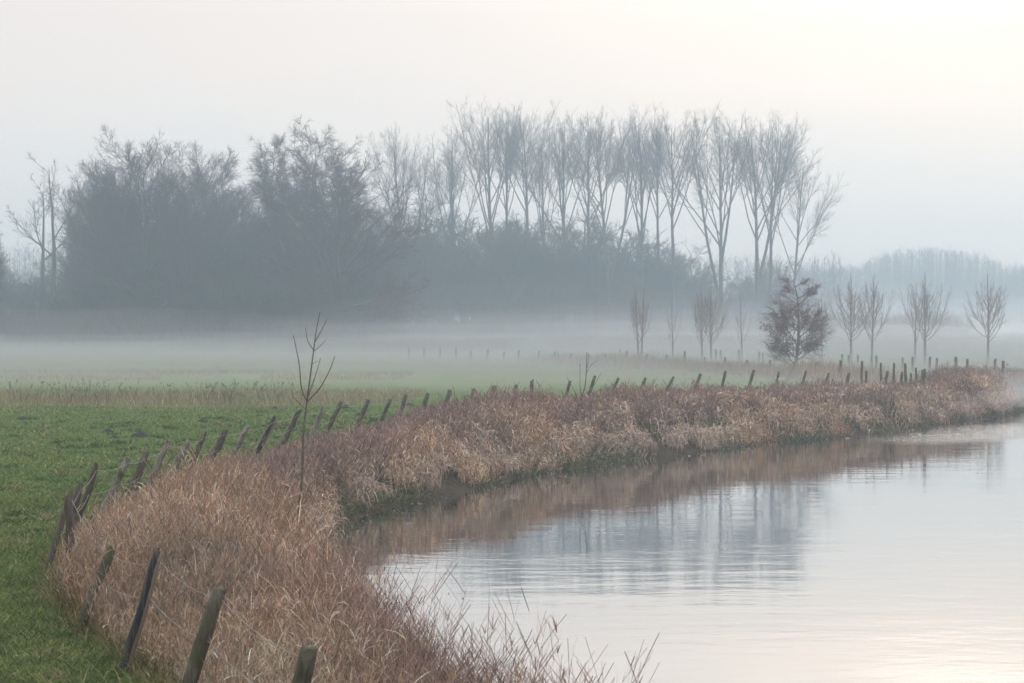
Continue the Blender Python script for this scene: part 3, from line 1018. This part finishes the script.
FB = [(620, 349, 620, 360, 166), (702, 349.5, 702, 361, 160), (716, 349.5, 716, 361, 158), (721, 350, 721, 361, 156), (739, 350, 739, 361, 155), (759, 352, 759, 362, 152), (762.5, 353, 763, 364, 150), (842, 354, 842, 364, 140), (849, 355, 849, 366, 138), (858, 355, 858, 367, 136), (872, 355.5, 872, 369, 134), (877, 356, 877, 369, 132),
      (903, 357.5, 903, 369, 130), (913, 357, 913, 369, 128), (930, 357, 930, 370, 126), (937, 358, 937, 371, 122), (956.6, 357, 956.6, 372, 119), (968, 359, 968, 373, 117), (995, 359, 995, 374, 114), (1003, 361, 1003, 376, 112), (1030, 361, 1030, 376, 110)]
make_fence('farther wire fence of spaced upright posts beside the young trees', [(a, b, c, d, e, 'moss' if k % 3 else 'pale', 1.3, None) for k, (a, b, c, d, e) in enumerate(FB)], wires=(.85,), seed=6, wire_r=.003)
FL = [(8, 333, 8, 345, 232), (16, 334.5, 16, 345, 231), (27, 335, 27, 345, 230), (37.5, 336, 37.5, 345, 229), (49, 336.5, 49, 345, 228.5), (61.5, 337, 61.5, 345.5, 228), (74, 337.5, 74, 346, 227), (87, 338, 87, 346, 226)]
make_fence('faint row of thin posts at the foot of the left wood', [(a, b, c, d, e, 'moss', .9, None) for (a, b, c, d, e) in FL], wires=(.85,), seed=7, wire_r=.004)


# ------------------------------------------------------------------ saplings traced as real stems
def sapling(name, label, d, stems):
    root_px = stems[0][0][0]
    x = (root_px[0] - 512) / F * d
    gz = float(ground_z(np.array([x]), np.array([d]))[0])
    t = thing(name, label, 'sapling', (x, d, gz))
    rs = np.random.default_rng(int(d))
    tm = None
    for k, (pts, r0, r1) in enumerate(stems):
        A = np.array([at(px, py, d) for px, py in pts])
        if k == 0:
            A[0, 2] = min(gz - .15, A[0, 2])
        q = np.linspace(0, 1, len(A))
        dep = rs.normal(0, .5) * (k > 0)
        qq = np.linspace(0, 1, len(A) * 3)
        A = np.stack([np.interp(qq, q, A[:, c]) for c in range(3)], 1)
        for _ in range(2):
            A[1:-1] = (A[:-2] + 2 * A[1:-1] + A[2:]) / 4
        if k:
            A[:, 1] += dep * qq * .8
        A = A - np.array([x, d, gz])
        V, Q = tubes(A[None], (r0 + (r1 - r0) * qq)[None], 7)
        o = obj('trunk' if k == 0 else 'branch', mkmesh('stem', V, Q, smooth=True), M_sap, t)
    return t


sapling('sapling', 'tall bare sapling with upswept branches rising from the near reed bank', 36.5, [
    ([(297, 530), (298, 515), (301, 495), (303, 458), (303, 433), (307, 401), (310, 378), (314, 348), (316, 331), (320, 312)], .030, .006),
    ([(307, 402), (301, 389), (300, 365), (297, 350), (294, 335)], .014, .006), ([(307, 402), (320, 389), (330, 371), (335.5, 356)], .014, .006),
    ([(308, 397), (314, 380), (317, 372), (321, 358)], .010, .005), ([(313.5, 350), (306, 341), (303, 328)], .010, .005), ([(315, 342), (321, 331), (327, 319)], .010, .005),
    ([(314, 351), (320, 346), (325, 340)], .007, .004), ([(305, 409), (299, 403), (292, 395)], .008, .004), ([(304, 414), (314, 408), (321, 405)], .006, .003), ([(311, 365), (317, 361)], .005, .003)])
sapling('sapling', 'smaller thin sapling on the bank by the middle of the fence', 64.0, [
    ([(578, 446), (579, 440), (580, 420), (580.5, 399), (585, 389), (586.5, 372), (587, 352)], .035, .010),
    ([(580.5, 400), (574, 391), (567, 377)], .013, .007), ([(582, 396), (579.5, 388), (579.5, 363)], .013, .007), ([(587, 372), (590, 366), (597, 360.5)], .010, .006),
    ([(583, 396), (594, 387), (602, 373)], .013, .007), ([(587, 368), (589, 359), (589, 355)], .009, .005)])

# ------------------------------------------------------------------ molehills
soil, n, l, p = mat('dark_soil')
geo = N(n, 'ShaderNodeNewGeometry')
rr = ramp(n, [(.3, (.018, .014, .011)), (.7, (.05, .04, .03))])
l.new(noise_node(25.0, 5.0), rr.inputs[0])
l.new(rr.outputs[0], p.inputs['Base Color'])
p.inputs['Roughness'].default_value = .95
hills = [(23, 419, .45, 'flat molehill far left in the meadow'), (13, 428, .3, 'faint molehill nearest the left edge'), (39, 430, .28, 'small molehill between the faint one and the dark pair'),
         (108, 431.5, .45, 'upper one of the dark molehill pair'), (115, 437, .35, 'lower small one of the dark molehill pair'), (141, 436, .62, 'biggest dark molehill right of the pair'),
         (203, 421, .5, 'dark molehill alone above the pale posts'), (231, 452, .25, 'small molehill beside the lichen covered post'), (345, 408, .5, 'molehill by the edge of the rough grass strip'),
         (410, 406, .5, 'molehill behind the green posts in mid fence'), (275, 408, .4, 'low molehill at the edge of the rough strip left of the sapling'), (452, 403, .4, 'farthest right molehill behind the fence'), (161, 474, .2, 'tiny molehill between two pale leaning posts')]
for k, (px, py, w, lab) in enumerate(hills):
    rs = np.random.default_rng(100 + k)
    d = CH * F / (py - HZ)
    x = (px - 512) / F * d
    z = float(ground_z(np.array([x]), np.array([d]))[0])
    rings, s = 7, 20
    V, Q = [], []
    for i in range(rings):
        q = i / (rings - 1)
        for j in range(s):
            a = 2 * math.pi * j / s
            rad = w * .5 * (1 - q * .97) * (1 + .18 * math.sin(3 * a + k) + rs.normal(0, .07))
            V.append((rad * math.cos(a), rad * math.sin(a) * .9, w * .30 * math.sin(q * 1.57) * (1 + rs.normal(0, .08)) - .03))
    for i in range(rings - 1):
        for j in range(s):
            Q.append((i * s + j, i * s + (j + 1) % s, (i + 1) * s + (j + 1) % s, (i + 1) * s + j))
    o = obj('molehill', mkmesh('molehill', V, np.array(Q), smooth=False), soil, None, (x, d, z))
    o['label'], o['category'], o['group'] = lab, 'molehill', 'molehills in the meadow'

# ------------------------------------------------------------------ reeds and grasses
# arc along the bank between water's edge and fence line
seglen = np.linalg.norm(np.diff((E + Ff) / 2, axis=0), axis=1)
KN = np.r_[0, np.cumsum(seglen)]


def bank_points(n, dens, u0, u1, ymin=10.5, ymax=128, xmax=36):
    """n points, density over the bank ~ dens(y)"""
    S, U = [], []
    tot = 0
    wseg, idx = [], []
    q = np.linspace(0, KN[-3], 4000)
    ex = np.stack([np.interp(q, KN, E[:, k]) for k in (0, 1)], 1)
    fx = np.stack([np.interp(q, KN, Ff[:, k]) for k in (0, 1)], 1)
    mid = (ex + fx) / 2
    wd = np.linalg.norm(ex - fx, axis=1)
    ok = (mid[:, 1] > ymin) & (mid[:, 1] < ymax) & (mid[:, 0] < xmax)
    pw = np.where(ok, wd * dens(mid[:, 1]), 0)
    pw = pw / pw.sum()
    i = rng.choice(len(q), n, p=pw)
    u = rng.uniform(u0, u1, n)
    qi = q[i] + rng.uniform(-.5, .5, n) * (q[1] - q[0])
    ex = np.stack([np.interp(qi, KN, E[:, k]) for k in (0, 1)], 1)
    fx = np.stack([np.interp(qi, KN, Ff[:, k]) for k in (0, 1)], 1)
    P = ex * (1 - u[:, None]) + fx * u[:, None] + rng.normal(0, .06, (n, 2))
    return P, u, qi


def reed_height(P, u):
    x, y = P[:, 0], P[:, 1]
    clump = .50 + .72 * noise2(x, y, 1.5, 21) + .40 * (noise2(x, y, .5, 22) - .5)
    side = np.interp(u, [-.1, .12, .45, .8, 1.0, 1.15], [.45, .85, 1.05, .9, .62, .42])
    lowf = 1 - .42 * sstep(36, 41, y) * sstep(57, 53, y) * sstep(.35, .8, u)
    tall = 1 + .22 * sstep(57, 62, y) * sstep(76, 68, y) - .15 * sstep(9, 12, y) * sstep(22, 17, y) * sstep(.5, .9, u)
    tall = tall * (1 - .30 * sstep(56, 66, y)) * (1 + .30 * sstep(90, 95, y))
    h = clump * side * lowf * tall
    h = h * (1 - .6 * ((np.abs(512 + x / y * F - 299) < 9) & (y > 27) & (y < 37.5)))
    px = 512 + x / y * F
    yt = np.interp(px, [55, 100, 150, 200, 250, 300, 345, 380, 420, 450, 480, 530, 565, 600, 650, 760, 850, 905, 940, 1000, 1100],
                   [566, 514, 486, 464, 452, 440, 436, 424, 410, 402, 397, 398, 402, 392, 389, 387, 385, 383, 371, 371, 372])
    cap = CH - (yt - HZ) / F * y - ground_z(x, y)
    h = np.where(rng.random(len(h)) < .09, h * 1.25 + .15, h)
    cap = np.where(rng.random(len(h)) < .09, cap + .33, cap)
    return np.minimum(h, np.maximum((cap + .12) * (.58 + .55 * noise2(x, y, 1.25, 25)) * rng.uniform(.78, 1.08, len(h)), .12))


def brownness(P):
    """0 = straw grass, 1 = dark dead herb stalks"""
    x, y = P[:, 0], P[:, 1]
    b = sstep(.48, .62, noise2(x, y, 3.2, 31) * .7 + noise2(x, y, 1.1, 32) * .3)
    pxs = 512 + x / y * F
    force = sstep(220, 250, pxs) * sstep(420, 370, pxs) * sstep(33, 37, y) * sstep(52, 49, y)
    force2 = sstep(535, 560, pxs) * sstep(760, 700, pxs) * .8
    force3 = sstep(330, 400, pxs) * sstep(17, 15, y)
    near = sstep(30, 26, y) * sstep(330, 260, pxs)
    b = np.clip(np.maximum(np.maximum(b * .8, force * .85), np.maximum(force2, force3 * .8)) - near * .7, 0, 1)
    return b


def bankside(P, u):
    """straw near the water, herb stalks near the fence, further out along the bank"""
    return np.clip(sstep(.35, .75, u + .35 * (noise2(P[:, 0], P[:, 1], 2.2, 35) - .5)), 0, 1) * sstep(40, 52, P[:, 1])


def gz(P):
    return ground_z(P[:, 0], P[:, 1])


def tintv(base, var, n, hue=.06):
    c = np.array(base)[None, :] * rng.lognormal(0, var, (n, 1))
    return np.clip(c * (1 + rng.normal(0, hue, (n, 3))), .003, .85)


dens = lambda y: 1.0 / np.maximum(y, 14) ** 1.15

# dry straw coloured grass
straw_mb = MB()
NS = 135000
P, u, q = bank_points(NS, dens, -.03, 1.04)
b = np.maximum(brownness(P) * .75, bankside(P, u))
keep = (rng.random(NS) > b * .85) & ((u > .2) | (noise2(P[:, 0], P[:, 1], 1.5, 36) > .42) | (P[:, 1] < 24))
P, u = P[keep], u[keep]
n_ = len(P)
h = reed_height(P, u) * rng.uniform(.55, 1.12, n_)
d = P[:, 1]
wsc = np.clip(d / 22.0, .8, 3.4)
P0 = np.c_[P, gz(P) - .03]
a = rng.uniform(0, 2 * np.pi, n_)
wind = np.stack([.16 + 1.1 * (noise2(P[:, 0], P[:, 1], 1.1, 44) - .5), -.05 + 1.1 * (noise2(P[:, 0], P[:, 1], 1.1, 45) - .5), np.zeros(n_)], 1)
D = np.stack([np.cos(a) * .22, np.sin(a) * .22, np.ones(n_)], 1) + wind
pz = noise2(P[:, 0], P[:, 1], 2.0, 41)[:, None]
pz2 = noise2(P[:, 0], P[:, 1], .8, 42)[:, None]
PT = (.42 + .65 * pz + .65 * pz2) * (1 + (noise2(P[:, 0], P[:, 1], 1.4, 43)[:, None] - .5) * np.array([.35, 0, -.3]))
cst = tintv((.46, .32, .205), .32, n_) * PT
V, Q, SP = ribbons(P0, D, h, rng.uniform(.0, .10, n_), .0028 * wsc * rng.uniform(.8, 1.3, n_), 4)
straw_mb.add(V, Q, col=np.repeat(cst, 10, 0))
for k in range(5):      # leaves curling off the stem
    sel = rng.random(n_) < .85
    Ps, hs, ws = SP[sel], h[sel], wsc[sel]
    m = len(Ps)
    t = rng.uniform(.2, .95, m) * 4
    i = np.minimum(t.astype(int), 3)
    fr = (t - i)[:, None]
    base = Ps[np.arange(m), i] * (1 - fr) + Ps[np.arange(m), i + 1] * fr
    a = rng.uniform(0, 2 * np.pi, m)
    Dl = np.stack([np.cos(a), np.sin(a), rng.uniform(.6, 2.6, m)], 1)
    Ll = hs * rng.uniform(.08, .26, m)
    cc = tintv((.60, .435, .30), .36, m)
    pale = rng.random(m) < .24
    cc[pale] = tintv((.68, .57, .46), .10, pale.sum())
    rust = rng.random(m) < .16
    cc[rust] = tintv((.38, .18, .085), .2, rust.sum())
    cc = cc * PT[sel]
    V, Q, _ = ribbons(base, Dl, Ll, rng.uniform(.1, .8, m), .0029 * ws * rng.uniform(.6, 1.5, m), 3)
    straw_mb.add(V, Q, col=np.repeat(cc, 8, 0))
sel = rng.random(n_) < .35    # seed heads
tp = SP[sel][:, -1]
m = len(tp)
for k in range(3):
    a = rng.uniform(0, 2 * np.pi, m)
    V, Q, _ = ribbons(tp - np.array([0, 0, .02]), np.stack([np.cos(a) * .4, np.sin(a) * .4, np.ones(m)], 1), rng.uniform(.06, .14, m), rng.uniform(.1, .5, m), .006 * wsc[sel], 2)
    straw_mb.add(V, Q, col=np.repeat(tintv((.36, .25, .18), .2, m), 6, 0))

# tussocks whose long pale leaves hang over the bank
P, u, q = bank_points(650, lambda y: 1.0 / np.maximum(y, 30) ** .6, .02, .5, 22, 104)
for c_, uu in zip(P, u):
    m = int(rng.uniform(60, 130))
    d_ = c_[1]
    cz = float(ground_z(c_[:1], c_[1:])[0])
    hh = rng.uniform(.25, .62)
    B0 = np.array([c_[0], c_[1], cz]) + rng.normal(0, 1, (m, 3)) * np.array([.13, .13, 0]) + np.c_[np.zeros((m, 2)), rng.uniform(0, hh, m)]
    a = rng.uniform(0, 6.28, m)
    tone = rng.uniform(.75, 1.2)
    V, Q, _ = ribbons(B0, np.stack([np.cos(a) * .8 + .35, np.sin(a) * .8 - .3, rng.uniform(.5, 1.5, m)], 1), rng.uniform(.25, .6, m), rng.uniform(.5, 1.1, m), .0042 * np.clip(d_ / 22, .8, 3) * rng.uniform(.6, 1.3, m), 5)
    straw_mb.add(V, Q, col=np.repeat(tintv((.50 * tone, .375 * tone, .285 * tone), .2, m), 12, 0))

o = obj('dry_reed_grass', straw_mb.mesh('dry_reed_grass'), M_blade)
o['kind'] = 'stuff'
o['label'] = 'straw coloured dead reed grass covering the river bank'

# dark dead herb stalks with short side twigs
herb = MB()
NH = 60000
P, u, q = bank_points(NH, dens, -.02, 1.06)
b = np.maximum(brownness(P), bankside(P, u))
keep = (rng.random(NH) < (.16 + b * .84)) & ((u > .15) | (P[:, 1] < 22))
P, u = P[keep], u[keep]
n_ = len(P)
h = reed_height(P, u) * rng.uniform(.7, 1.22, n_)
wsc = np.clip(P[:, 1] / 22.0, .8, 3.2)
P0 = np.c_[P, gz(P) - .03]
a = rng.uniform(0, 2 * np.pi, n_)
D = np.stack([np.cos(a) * .13 + .1, np.sin(a) * .13, np.ones(n_)], 1)
cst = tintv((.19, .135, .115), .25, n_)
V, Q, SP = ribbons(P0, D, h, rng.uniform(-.02, .05, n_), .0026 * wsc, 4, tip=.5)
herb.add(V, Q, col=np.repeat(cst, 10, 0))
for k in range(9):
    m = n_
    t = rng.uniform(.3, .99, m) * 4
    i = np.minimum(t.astype(int), 3)
    fr = (t - i)[:, None]
    base = SP[np.arange(m), i] * (1 - fr) + SP[np.arange(m), i + 1] * fr
    a = rng.uniform(0, 2 * np.pi, m)
    V, Q, _ = ribbons(base, np.stack([np.cos(a) * .7, np.sin(a) * .7, np.ones(m)], 1), h * rng.uniform(.08, .26, m), rng.uniform(-.05, .12, m), .0024 * wsc * rng.uniform(.8, 1.6, m), 2, tip=.8)
    herb.add(V, Q, col=np.repeat(tintv((.26, .18, .15), .3, m), 6, 0))
# taller arching stalks at the water side in the foreground
ns = 150
P, u, q = bank_points(ns, lambda y: np.where(y < 22, 1.0, .15), -.02, .4, 12, 50)
a = rng.normal(.2, .9, ns)
D = np.stack([np.cos(a) * .35, np.sin(a) * .2, np.ones(ns)], 1)
V, Q, SP = ribbons(np.c_[P, gz(P)], D, rng.uniform(.7, 1.2, ns), rng.uniform(-.02, .12, ns), np.full(ns, .0022), 6, tip=.4)
herb.add(V, Q, col=np.repeat(tintv((.13, .08, .06), .2, ns), 14, 0))
for k in range(8):
    t = rng.uniform(.5, .99, ns) * 6
    i = np.minimum(t.astype(int), 5)
    fr = (t - i)[:, None]
    base = SP[np.arange(ns), i] * (1 - fr) + SP[np.arange(ns), i + 1] * fr
    a = rng.uniform(0, 6.28, ns)
    V, Q, _ = ribbons(base, np.stack([np.cos(a) * .6, np.sin(a) * .6, np.ones(ns)], 1), rng.uniform(.06, .2, ns), np.full(ns, .03), np.full(ns, .0024), 2, tip=.8)
    herb.add(V, Q, col=np.repeat(tintv((.13, .08, .06), .2, ns), 6, 0))
o = obj('dead_herb_stalks', herb.mesh('dead_herb_stalks'), M_blade)
o['kind'] = 'stuff'
o['label'] = 'dark brown dead herb stalks standing among the reed grass'

# green sedge hanging over the water's edge
sg = MB()
NG = 24000
P, u, q = bank_points(NG, dens, -.08, .32, 24, 105)
keep = noise2(P[:, 0], P[:, 1], 1.6, 55) > .3
P = P[keep]
n_ = len(P)
wsc = np.clip(P[:, 1] / 22.0, .8, 3.2)
a = rng.uniform(0, 2 * np.pi, n_)
D = np.stack([np.cos(a) * .5 + .25, np.sin(a) * .5 - .1, np.ones(n_)], 1)
V, Q, _ = ribbons(np.c_[P, gz(P) - .02], D, rng.uniform(.2, .5, n_), rng.uniform(.25, .6, n_), .0045 * wsc, 4)
cc = tintv((.11, .13, .05), .3, n_)
sel = rng.random(n_) < .4
cc[sel] = tintv((.17, .15, .07), .2, sel.sum())
sg.add(V, Q, col=np.repeat(cc, 10, 0))
o = obj('green_sedge', sg.mesh('green_sedge'), M_green)
o['kind'] = 'stuff'
o['label'] = 'green sedge tufts overhanging the water below the reeds'

# meadow grass
mg = MB()


def meadow(n, ymin, ymax, hmin, hmax, w, nseg):
    y = ymin * (ymax / ymin) ** rng.random(n)
    fxl = np.interp(y, Ff[:, 1], Ff[:, 0])
    lim = (-860 / F) * y - .4
    x = rng.uniform(0, 1, n)
    x = lim + (fxl + .25 - lim) * x
    ok = fxl - lim > 0
    x, y = x[ok], y[ok]
    m = len(x)
    P = np.stack([x, y], 1)
    big = noise2(x, y, 1.1, 61) * .45 + noise2(x, y, .30, 62) * .35 + noise2(x, y, 3.1, 67) * .3
    h = (hmin + (hmax - hmin) * 1.5 * big ** 2.6) * rng.uniform(.6, 1.3, m)
    a = rng.uniform(0, 2 * np.pi, m)
    D = np.stack([np.cos(a) * .7, np.sin(a) * .7, np.ones(m)], 1)
    V, Q, _ = ribbons(np.c_[P, gz(P) - .01], D, h, rng.uniform(.1, .7, m), w * np.clip(y / 22, .8, 3) * rng.uniform(.7, 1.3, m), nseg)
    tone = noise2(x, y, 2.6, 63)[:, None]
    cc = tintv((.098, .165, .034), .42, m) * (1 - tone) + tintv((.18, .21, .068), .42, m) * tone
    dry = rng.random(m) < .07
    cc[dry] = tintv((.22, .17, .09), .2, dry.sum())
    mg.add(V, Q, col=np.repeat(cc, (nseg + 1) * 2, 0))


meadow(260000, 13.5, 36, .05, .15, .0032, 2)
meadow(140000, 34, 76, .05, .14, .0040, 2)
# tufts of longer grass scattered over the pasture
for k in range(900):
    y = 14 * (5.2 ** rng.random())
    fx_ = float(np.interp(y, Ff[:, 1], Ff[:, 0]))
    x = fx_ - abs(rng.normal(0, 2.2)) * (y / 22) - .05
    m = int(rng.uniform(25, 70))
    rr_ = rng.uniform(.05, .22)
    B2 = np.array([x, y]) + rng.normal(0, rr_, (m, 2))
    a = rng.uniform(0, 6.28, m)
    V, Q, _ = ribbons(np.c_[B2, gz(B2) - .01], np.stack([np.cos(a) * .6, np.sin(a) * .6, np.ones(m)], 1), rng.uniform(.08, .22, m) * rng.uniform(.7, 1.2), rng.uniform(.2, .8, m), .0034 * np.clip(y / 22, .8, 3) * rng.uniform(.7, 1.3, m), 3)
    base = (.055, .10, .022) if rng.random() < .6 else ((.15, .20, .055) if rng.random() < .6 else (.24, .20, .10))
    mg.add(V, Q, col=np.repeat(tintv(base, .3, m), 8, 0))
m = 700
B2 = np.array([-4.2, 16.9]) + rng.normal(0, .14, (m, 2))
a = rng.uniform(0, 6.28, m)
V, Q, _ = ribbons(np.c_[B2, gz(B2) - .01], np.stack([np.cos(a) * .8, np.sin(a) * .8, np.ones(m)], 1), rng.uniform(.15, .36, m), rng.uniform(.4, .9, m), np.full(m, .0032), 4)
mg.add(V, Q, col=np.repeat(tintv((.06, .10, .03), .35, m), 10, 0))
# fringe of long grass under the fence
P, u, q = bank_points(16000, dens, .97, 1.12, 11, 80)
n_ = len(P)
a = rng.uniform(0, 2 * np.pi, n_)
D = np.stack([np.cos(a) * .5, np.sin(a) * .5, np.ones(n_)], 1)
cc = tintv((.10, .12, .035), .3, n_)
sel = rng.random(n_) < .45
cc[sel] = tintv((.27, .19, .10), .25, sel.sum())
V, Q, _ = ribbons(np.c_[P, gz(P) - .02], D, rng.uniform(.12, .36, n_), rng.uniform(.15, .6, n_), .0035 * np.clip(P[:, 1] / 22, .8, 3), 3)
mg.add(V, Q, col=np.repeat(cc, 8, 0))
o = obj('meadow_grass', mg.mesh('meadow_grass'), M_green)
o['kind'] = 'stuff'
o['label'] = 'short green meadow grass left of the fence'

# rough dry grass strips in the meadow
rg = MB()


def strip(n, xf, yf, hf, colr, w=.010, nseg=3, clump=.0):
    x, y = xf(n), yf(n)
    if clump:
        k = noise2(x, y, clump, 71) > .45
        x, y = x[k], y[k]
    m = len(x)
    P = np.stack([x, y], 1)
    a = rng.uniform(0, 2 * np.pi, m)
    D = np.stack([np.cos(a) * .3, np.sin(a) * .3, np.ones(m)], 1)
    V, Q, S_ = ribbons(np.c_[P, gz(P) - .02], D, hf(m), rng.uniform(0, .3, m), np.full(m, w) * rng.uniform(.7, 1.3, m), nseg)
    rg.add(V, Q, col=np.repeat(tintv(colr, .3, m), (nseg + 1) * 2, 0))
    return S_


U = rng.uniform
strip(26000, lambda n: U(-34, -4, n), lambda n: U(78, 90, n) + rng.normal(0, 3.5, n), lambda n: U(.06, .30, n), (.30, .24, .16), .009, 3, 4.6)
S_ = strip(380, lambda n: np.where(rng.random(n) < .5, rng.normal(-17.5, 1.7, n), rng.normal(-10.8, 1.5, n)), lambda n: U(76, 83, n), lambda n: U(.45, 1.0, n), (.17, .12, .09), .008, 3)
m = len(S_)
for k in range(3):
    a = U(0, 6.28, m)
    V, Q, _ = ribbons(S_[:, -1] - np.array([0, 0, .1]), np.stack([np.cos(a) * .4, np.sin(a) * .4, np.ones(m)], 1), U(.06, .16, m), U(0, .3, m), np.full(m, .009), 2)
    rg.add(V, Q, col=np.repeat(tintv((.14, .09, .07), .2, m), 6, 0))
strip(16000, lambda n: U(-60, -6, n), lambda n: U(108, 128, n), lambda n: U(.1, .3, n), (.30, .22, .14), .016, 2, 5.)
# reeds along the far fence
def farline(n):
    t = rng.random(n)
    xs = np.interp(t, [0, .5, 1], [3, 12.5, 19.5])
    ys = np.interp(t, [0, .5, 1], [157, 133, 107])
    return xs, ys
xs, ys = farline(20000)
P = np.stack([xs + rng.normal(0, 1.2, 20000), ys + rng.normal(0, 3.0, 20000)], 1)
n_ = len(P)
V, Q, _ = ribbons(np.c_[P, gz(P) - .02], np.stack([U(-.3, .3, n_), U(-.3, .3, n_), np.ones(n_)], 1), U(.3, .9, n_) * (.5 + noise2(P[:, 0], P[:, 1], 3, 77)), U(0, .3, n_), U(.012, .024, n_), 3)
rg.add(V, Q, col=np.repeat(tintv((.36, .28, .21), .25, n_), 8, 0))
# tawny reeds at the foot of the wood
n_ = 9000
P = np.stack([U(-62, 0, n_), U(212, 224, n_)], 1)
V, Q, _ = ribbons(np.c_[P, gz(P) - .02], np.stack([U(-.3, .3, n_), U(-.3, .3, n_), np.ones(n_)], 1), U(.8, 2.4, n_) * (.3 + noise2(P[:, 0], P[:, 1] * 0, 5, 78)), U(0, .3, n_), U(.02, .04, n_), 3)
rg.add(V, Q, col=np.repeat(tintv((.24, .16, .11), .25, n_), 8, 0))
o = obj('rough_dry_grass', rg.mesh('rough_dry_grass'), M_blade)
o['kind'] = 'stuff'
o['label'] = 'rough dry grass and seed stalks in strips across the meadow'

# leaves, foam and broken stems afloat on the river
fl = MB()
n_ = 300
qy = rng.uniform(0, 1, n_)
yy = 30 + 62 * qy
ex_ = np.interp(yy, E[8:22, 1], E[8:22, 0])
xx = ex_ + np.abs(rng.normal(0, 1, n_)) * rng.choice([.4, 1.1], n_) + .15
a = rng.uniform(0, 6.28, n_)
dv = np.stack([np.cos(a), np.sin(a), np.zeros(n_)], 1)
Lf = rng.choice([.03, .06, .16], n_, p=[.55, .35, .1]) * rng.uniform(.6, 1.4, n_)
P0 = np.stack([xx, yy, np.full(n_, WZ + .008)], 1)
V, Q = tubes(np.stack([P0, P0 + dv * (Lf * .5)[:, None], P0 + dv * Lf[:, None]], 1), np.stack([np.full(n_, .005), np.full(n_, .009), np.full(n_, .004)], 1), 4)
fl.add(V, Q, col=np.repeat(tintv((.45, .40, .34), .3, n_), 12, 0))
o = obj('floating_debris', fl.mesh('floating_debris'), M_blade)
o['kind'] = 'stuff'
o['label'] = 'small leaves and broken stems afloat near the bank'

# ------------------------------------------------------------------ haze and mist
def vol_mat(name, dens_, colr, g):
    m = bpy.data.materials.new(name)
    m.use_nodes = True
    nn, ll = m.node_tree.nodes, m.node_tree.links
    nn.clear()
    v = N(nn, 'ShaderNodeVolumePrincipled', Density=dens_, Anisotropy=g)
    v.inputs['Color'].default_value = (*colr, 1)
    out = N(nn, 'ShaderNodeOutputMaterial')
    ll.new(v.outputs[0], out.inputs['Volume'])
    return m


bxv = np.array([(x, y, z) for x in (-420, 420) for y in (-60, 760) for z in (-3.8, 42)], float)
bq = np.array([(0, 1, 3, 2), (4, 6, 7, 5), (0, 4, 5, 1), (2, 3, 7, 6), (0, 2, 6, 4), (1, 5, 7, 3)])
hz = obj('haze', mkmesh('haze', bxv, bq), vol_mat('haze_air', .00125, (.745, .88, 1.0), .32))
hz['kind'] = 'stuff'
hz['label'] = 'pale blue haze filling the air over the meadow'

mb = None


def mist(cx, cy_, rx, ry, h, dn, seed, ex=.75, tone=(.985, .99, 1.0)):
    s, rings = 96, 26
    V, T, Q = [], [], []
    a = np.arange(s) * 2 * np.pi / s
    for i in range(rings):
        q = (i + 1) / rings
        x = cx + np.cos(a) * rx * q
        y = cy_ + np.sin(a) * ry * q
        top = h * (1 - q ** 2) ** ex * (.55 + .6 * noise2(x, y, 26, seed) + .3 * noise2(x, y, 9, seed + 50)) * (1 if i < rings - 1 else 0)
        V.append(np.stack([x, y, top - .02], 1))
    V.append(np.array([[cx, cy_, h]]))
    lo = np.stack([cx + np.cos(a) * rx * 1.001, cy_ + np.sin(a) * ry * 1.001, np.full(s, -.6)], 1)
    V.append(lo)
    V.append(np.array([[cx, cy_, -.6]]))
    V = np.concatenate(V)
    for i in range(rings - 1):
        for j in range(s):
            j2 = (j + 1) % s
            Q.append((i * s + j, (i + 1) * s + j, (i + 1) * s + j2, i * s + j2))
    c = rings * s
    b = c + 1
    for j in range(s):
        j2 = (j + 1) % s
        T.append((c, j, j2))
        T.append((c + 1 + s, b + j2, b + j))
        Q.append(((rings - 1) * s + j, b + j, b + j2, (rings - 1) * s + j2))
    o = obj('ground_mist', mkmesh('ground_mist', V, np.array(Q), np.array(T)), vol_mat('mist_air', dn, tone, .5))
    o['kind'] = 'stuff'
    return o


mist(0, 345, 400, 235, 38.0, .0011, 8, .8, (.70, .87, 1.0))['label'] = 'deep bluish fog bank filling the wood and the air before it'
mist(25, 258, 320, 150, 5.4, .0007, 13)['label'] = 'milky veil of ground mist drifting at shrub height over the far meadow'
mist(-20, 250, 300, 150, 4.2, .0014, 3)['label'] = 'ground mist above head height at the foot of the trees'
mist(15, 244, 300, 153, 3.1, .0026, 14)['label'] = 'ground mist at head height over the pasture'
mist(-10, 238, 300, 150, 2.4, .0055, 5)['label'] = 'dense low ground mist lying on the middle meadow'
mist(-40, 232, 300, 146, 1.9, .0075, 15)['label'] = 'dense waist high ground mist on the left meadow'
mist(10, 228, 300, 140, 1.25, .011, 6)['label'] = 'lowest ground mist hugging the pasture'
mist(40, 150, 70, 35, 9.0, .0017, 16, .9, (.97, .96, .98))['label'] = 'thin patch of mist wrapped round the young trees on the right'
mist(46, 147, 54, 33, 6.5, .0019, 17, .9, (.97, .96, .98))['label'] = 'mist among the trunks of the young trees on the right'
mist(55, 152, 95, 38, 5.0, .0019, 18, .9, (.97, .96, .98))['label'] = 'low mist behind the clustered posts on the right'
mist(60, 420, 300, 130, 10.0, .002, 4)['label'] = 'mist behind the young trees below the far rise'
